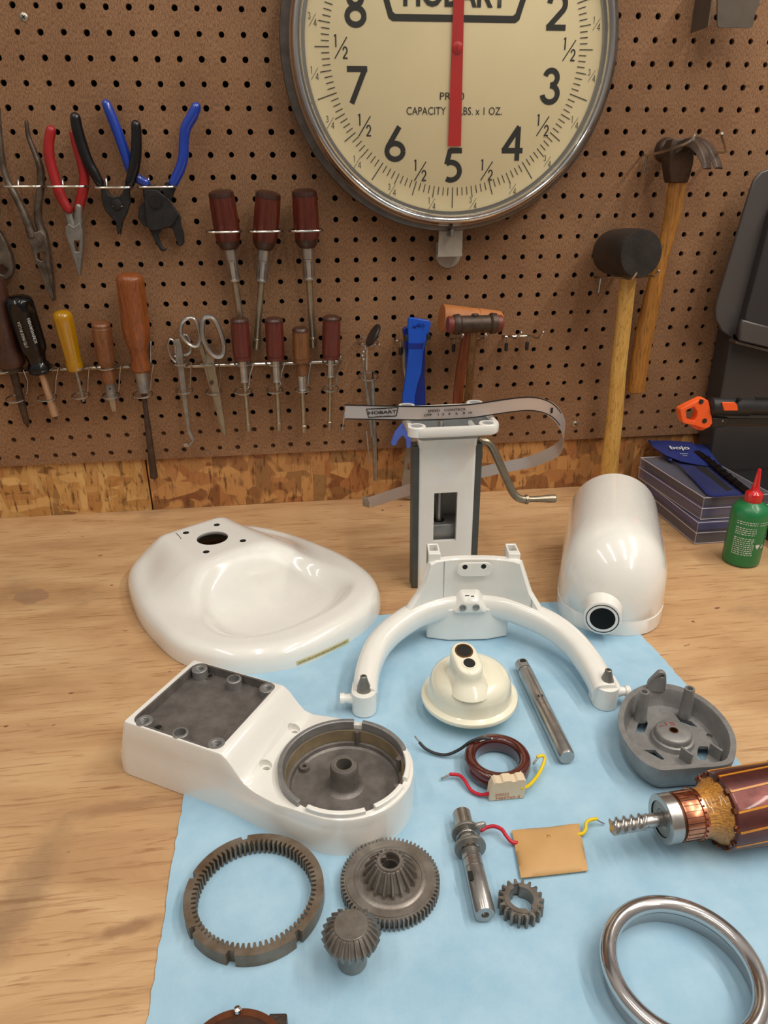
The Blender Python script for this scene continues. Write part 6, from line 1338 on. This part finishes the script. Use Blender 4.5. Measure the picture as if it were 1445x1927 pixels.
# --- plastic cases, pouch, bottle
def cases():
    def case(name_lbl, x0, x1, y0, y1, z0, z1, sk, fill):
        o = thing('plastic_case', ((x0 + x1) / 2, (y0 + y1) / 2, z0), name_lbl, 'plastic case', 'clear plastic parts cases'); zm = z0 + (z1 - z0) * .52
        def quad(k, z): return [V((x0 + k + sk * 0, y0 + k, z)), V((x1 - k, y0 + k, z)), V((x1 - k + sk, y1 - k, z)), V((x0 + k + sk, y1 - k, z))]
        t = .0012
        m = MB(); m.loft([quad(t, zm), quad(t, z0 + t), quad(.003, z0 + t)], caps=(False, True)); m.loft([quad(0, zm), quad(0, z0 + .001), quad(.001, z0)], caps=(False, True)); build('tray', m, M['frosty'], o, smooth=0)
        m = MB(); m.loft([quad(-.0008, zm), quad(-.0008, z1 - .001), quad(0, z1)], caps=(False, True)); ld = build('lid', m, M['frosty'], o, smooth=0)
        ed = simple('case_edge', (190, 184, 196), .3, var=.05) if 'case_edge' not in bpy.data.materials else bpy.data.materials['case_edge']
        for z, k, r in ((z1 - .0006, -.0004, .0007), (zm, -.0010, .0006), (z0 + .0008, 0, .0006)):
            m = MB(); m.tube(quad(k, z), r, 6, closed=True); build('edge_bead', m, ed, ld)
        for i in range(4):
            a, b = quad(0, z0 + .001)[i], quad(0, z1 - .001)[i]; m = MB(); m.tube([a, b], .0005, 6); build('corner_bead', m, ed, ld)
        fm = [simple('blue_foam', (44, 60, 150), .6, var=.2) if 'blue_foam' not in bpy.data.materials else bpy.data.materials['blue_foam'], simple('dark_foam', (52, 60, 84), .6, var=.2) if 'dark_foam' not in bpy.data.materials else bpy.data.materials['dark_foam']]
        for i, (za, zb) in enumerate(((z0 + .003, zm - .001), (zm + .0015, z1 - .003))):
            m = MB(); m.loft([quad(.004, za), quad(.004, zb)]); build('insert', m, fm[(i + fill) % 2], o, smooth=0, bevel=.001)
        return o
    case('lower of the two stacked clear plastic cases behind the green bottle', .8045, .899, -.213, -.058, .0005, .0325, -.004, 1)
    case('upper of the two stacked clear plastic cases, under the navy pouch', .8095, .903, -.208, -.052, .0332, .0655, -.014, 0)
    zt = .0675
    def plate(P, z0, z1, dz=None):
        m = MB(); m.prism([[(lambda w: (w.x, w.y))(T(*p, z0)) for p in P]], V((0, 0, 0)), X3, Y3, Z3, z0, z1); return m
    o = thing('navy_pouch', T(1310, 890, zt), 'navy blue vinyl pouch with white lettering lying on the plastic cases', 'pouch')
    body = [(1236, 842), (1326, 838), (1350, 872), (1405, 925), (1400, 932), (1345, 936), (1330, 932), (1285, 884)]
    m = plate(body, .0668, .0690); build('pouch_body', m, M['blue_cloth'], o)
    m = plate([(1262, 868), (1338, 872), (1392, 922), (1396, 928), (1340, 930)], .0692, .0697); build('clear_window', m, M['pouch_clear'], o, smooth=0)
    m = plate([(1305, 876), (1322, 874), (1378, 922), (1368, 924)], .0691, .06925); build('stored_blade', m, M['black_plastic'], o, smooth=0)
    fp = [(1220, 829, .0720), (1260, 829, .0735), (1302, 832, .0735), (1318, 848, .0730), (1341, 877, .0712), (1318, 875, .0712), (1282, 868, .0735), (1252, 856, .0755), (1230, 842, .0750)]
    P = [T(*p) for p in fp]; m = MB(); c = sum(P, V()) / len(P) + V((0, 0, .0015)); a = m.pts(P + [c]); b = m.pts([p - V((0, 0, .0009)) for p in P + [c]]); n = len(P)
    for i in range(n): j = (i + 1) % n; m.face(a + i, a + j, a + n); m.face(b + j, b + i, b + n); m.face(a + i, b + i, b + j, a + j)
    fl_ = build('flap', m, M['blue_cloth'], o, smooth=60)
    m = MB(); a, b = T(1222, 830, .0725), T(1262, 866, .0700); m.tube([a, a.lerp(b, .5), b], .0024, 10, dome=True); build('flap_fold', m, M['blue_cloth'], o)
    for s, p, h, w, bd in (('bojo', (1279, 844), .0150, .0290, .02), ('MADE IN', (1287, 854.5), .0018, .0120, .02), ('U.S.A.', (1289, 858), .0018, .0075, .02)):
        c = T(*p, .0764); ux = V((1, -.10, -.03)).normalized(); uy = V((.30, 1, .0)).normalized() if s == 'bojo' else V((.1, 1, 0)).normalized()
        textmesh('lettering', s, M['white_ink'], fl_, c + V((0, 0, .0004)), ux, uy, h, w, bold=bd)
    o = thing('black_knife', T(1360, 885, .07), 'black ribbed plastic handled tool lying beside the navy pouch', 'hand tool')
    m = MB(); tubeT(m, [(1312, 852, .0725), (1335, 868, .0735), (1362, 890, .0735), (1385, 908, .0730), (1408, 926, .0725)], [.0035] + [.0050] * 19 + [.0040] if False else .0052, 5, 14, flat=.7, up=(0, 0, 1)); hd = build('handle', m, M['black_gloss'], o)
    for k in range(7):
        t = k / 6; q = T(1330 + 60 * t, 864 + 50 * t, .0735); m = MB(); m.torus(q, T(1390, 914, .0735) - T(1330, 864, .0735), .0052, .0006, 20, 6, sy=.9); build('rib', m, M['black_gloss'], hd)
cases()
def bottle():
    c = V((.8385, -.2640, 0)); o = thing('oil_bottle', c, 'green plastic bottle with red pointed nozzle cap', 'bottle'); R = .0222
    m = MB(); m.lathe([(0, .0005), (R * .90, .0005), (R * .97, .002), (R, .005), (R, .066), (R * .985, .0705), (R * .90, .0755), (R * .72, .0795), (R * .52, .0818), (R * .48, .083), (0, .083)], c, Z3, 64); bd = build('bottle_body', m, M['green_plastic'], o, smooth=40)
    m = MB(); m.lathe([(.0098, .0805), (.0104, .0815), (.0104, .0915), (.0100, .0935), (.0072, .0955), (.0052, .0975), (.0042, .103), (.0026, .118), (.0022, .1235), (.0016, .1245), (0, .1245)], c, Z3, 40); cp = build('nozzle_cap', m, M['red_plastic'], o, smooth=40)
    def around(name, px_list, mat, z):  pass
    rnd = random.Random(11); m = MB()
    def dash(a0, a1, z, h):
        n = 3; L = [[c + V((cos(a0 + (a1 - a0) * k / n) * (R + .00025), sin(a0 + (a1 - a0) * k / n) * (R + .00025), zz)) for zz in (z - h / 2, z + h / 2)] for k in range(n + 1)]
        idx = [m.pts(q) for q in L]
        for a, b in zip(idx[:-1], idx[1:]): m.face(a, b, b + 1, a + 1)
    z = .0620; row = 0
    while z > .0170:
        a = R_(-158); end = R_(-95) + R_(rnd.uniform(-8, 4)) if row % 4 == 2 else R_(-95)
        if row not in (2, 7): 
            while a < end:
                w = rnd.uniform(.05, .16); dash(a, min(a + w, end), z, .00095); a += w + .045
        z -= .0027; row += 1
    for zz in (.0620, .0590): 
        a = R_(-88)
        while a < R_(-48): w = rnd.uniform(.05, .12); dash(a, a + w, zz, .0008); a += w + .04
    build('printed_text', m, M['white_ink'], bd, smooth=0, fix=False)
    m = MB()
    for k in range(9): dash_a = R_(-36 + 1.0); 
    for k in range(16):
        if k % 3 != 1: dash(R_(-46), R_(-37), .044 - k * .0016, .0010)
    build('barcode', m, M['white_ink'], bd, smooth=0, fix=False)
    m = MB()
    def poly(pts, zc, ac, s):
        L = [c + V((cos(ac + p[0] * s / R) * (R + .0003), sin(ac + p[0] * s / R) * (R + .0003), zc + p[1] * s)) for p in pts]; i = m.pts(L); m.face(*range(i, i + len(L)))
    poly([(-1, .5), (-.6, 1), (.6, 1), (1, .5), (0, -1)], .0300, R_(-82), .0032)
    for a_, b_ in (((-1, -.8), (1, -.8)), ((1, -.8), (0, 1)), ((0, 1), (-1, -.8))):
        dx, dy = b_[0] - a_[0], b_[1] - a_[1]; l = math.hypot(dx, dy); nx, ny = -dy / l * .16, dx / l * .16
        poly([(a_[0] + nx, a_[1] + ny), (b_[0] + nx, b_[1] + ny), (b_[0] - nx, b_[1] - ny), (a_[0] - nx, a_[1] - ny)], .0300, R_(-63), .0024)
    build('printed_symbols', m, M['white_ink'], bd, smooth=0, fix=False)
bottle()

# --- grey machine and orange tipped tool at the right
def machine():
    o = thing('grey_machine', (1.0, -.02, 0), 'tall grey sheet metal machine standing against the wall at the right edge', 'machine')
    xL = W(1340, 830, .045).x
    m = MB(); m.box((xL + .17, -.026, .122), (.34, .040, .244)); build('lower_cabinet', m, M['machine_dark'], o, bevel=.002)
    def px(L, d): return [(lambda w: (w.x, w.z))(W(p[0], p[1], d)) for p in L]
    m = MB(); m.prism([px([(1384, 640), (1358, 622), (1347, 600), (1347, 580), (1352, 560), (1412, 360), (1420, 338), (1432, 324), (1448, 318), (1620, 318), (1620, 640)], .046)], V((0, 0, 0)), X3, Z3, -Y3, .040, .046); build('upper_guard', m, M['machine'], o, bevel=.0015)
    m = MB(); m.prism([px([(1386, 636), (1446, 405), (1460, 372), (1640, 372), (1640, 690)], .052)], V((0, 0, 0)), X3, Z3, -Y3, .046, .060); fr = build('front_panel', m, M['machine_dark'], o, bevel=.002)
    m = MB(); m.prism([px([(1388, 612), (1392, 600), (1460, 618), (1640, 650), (1640, 700), (1386, 640)], .06)], V((0, 0, 0)), X3, Z3, -Y3, .060, .068); build('ledge', m, M['machine'], fr, bevel=.002)
    m = MB(); m.prism([px([(1383, 641), (1640, 705), (1640, 712), (1383, 646)], .062)], V((0, 0, 0)), X3, Z3, -Y3, .046, .064); build('seam_lip', m, M['galv'], fr)
    m = MB(); m.box((1.02, -.160, .018), (.23, .22, .035)); m2 = build('machine_foot', m, M['black_plastic'], o, bevel=.004)
machine()
def orange_tool():
    d = .195; o = thing('bow_saw_tool', W(1360, 780, d), 'black tube framed tool with a bright orange end grip, reaching in from the right', 'hand tool')
    def pz(mb, L, d0, d1, holes=()): return prism_px(mb, L, d0, d1, holes)
    out = [(1276, 770), (1279, 766), (1316, 748), (1322, 748), (1328, 752), (1334, 775), (1336, 794), (1331, 801), (1324, 804), (1314, 802), (1302, 798), (1282, 794), (1279, 788)]
    m = MB(); pz(m, out, d - .006, d + .006, [[(1286, 770), (1302, 763), (1308, 772), (1307, 782), (1302, 790), (1288, 787)]]); g = build('end_grip', m, M['orange_plastic'], o, bevel=.0008, seg=2)
    m = MB(); pz(m, [(1297, 795), (1306, 792), (1330, 800), (1328, 804), (1318, 809), (1306, 806), (1299, 801)], d - .009, d - .001); build('grip_lower_lip', m, M['orange_plastic'], g, bevel=.001)
    for p in ((1319, 756), (1325.5, 792)):
        m = MB(); m.lathe([(.0032, -.001), (.0032, .0004), (0, .0006)], W(*p, d + .006), (0, -1, 0), 22); build('pin', m, M['black_plastic'], g)
    a, b = W(1333, 765, d), W(1700, 772, d); m = MB(); m.turned(a, b, [(.008, 0), (.0112, .008), (.0112, .20), (.0100, .21), (.0100, 1)], 32); tb = build('tube_frame', m, M['black_plastic'], o)
    m = MB(); pz(m, [(1358, 757), (1382, 757), (1386, 762), (1388, 772), (1361, 772), (1359, 764)], d + .0085, d + .0118); build('release_button', m, M['orange_plastic'], tb, bevel=.0008)
    for p in ((1343, 766), (1392, 752)):
        m = MB(); m.lathe([(.0024, -.004), (.0024, .0006), (0, .0007)], W(*p, d + .0095), (0, -1, 0), 18); build('screw_hole', m, M['hole'], tb)
    m = MB(); pz(m, [(1336, 784), (1370, 785), (1369, 795), (1360, 802), (1338, 804)], d - .005, d + .004); bc = build('blade_clamp', m, M['black_plastic'], o, bevel=.0015)
    m = MB(); m.lathe([(.0012, 0), (0, .0005)], W(1360, 792, d + .004), (0, -1, 0), 12); build('clamp_screw', m, M['steel'], bc)
    m = MB(); pz(m, [(1366, 787), (1700, 792), (1700, 803), (1366, 801)], d - .0015, d + .0015); pz(m, [(1420, 747), (1700, 752), (1700, 757), (1424, 752)], d - .004, d - .001); build('lower_bar', m, M['black_plastic'], o)
    m = MB(); pz(m, [(1366, 798.5), (1700, 802), (1700, 802.8), (1366, 799.5)], d + .0015, d + .0018); build('bar_line', m, M['rust'], o, smooth=0)
orange_tool()
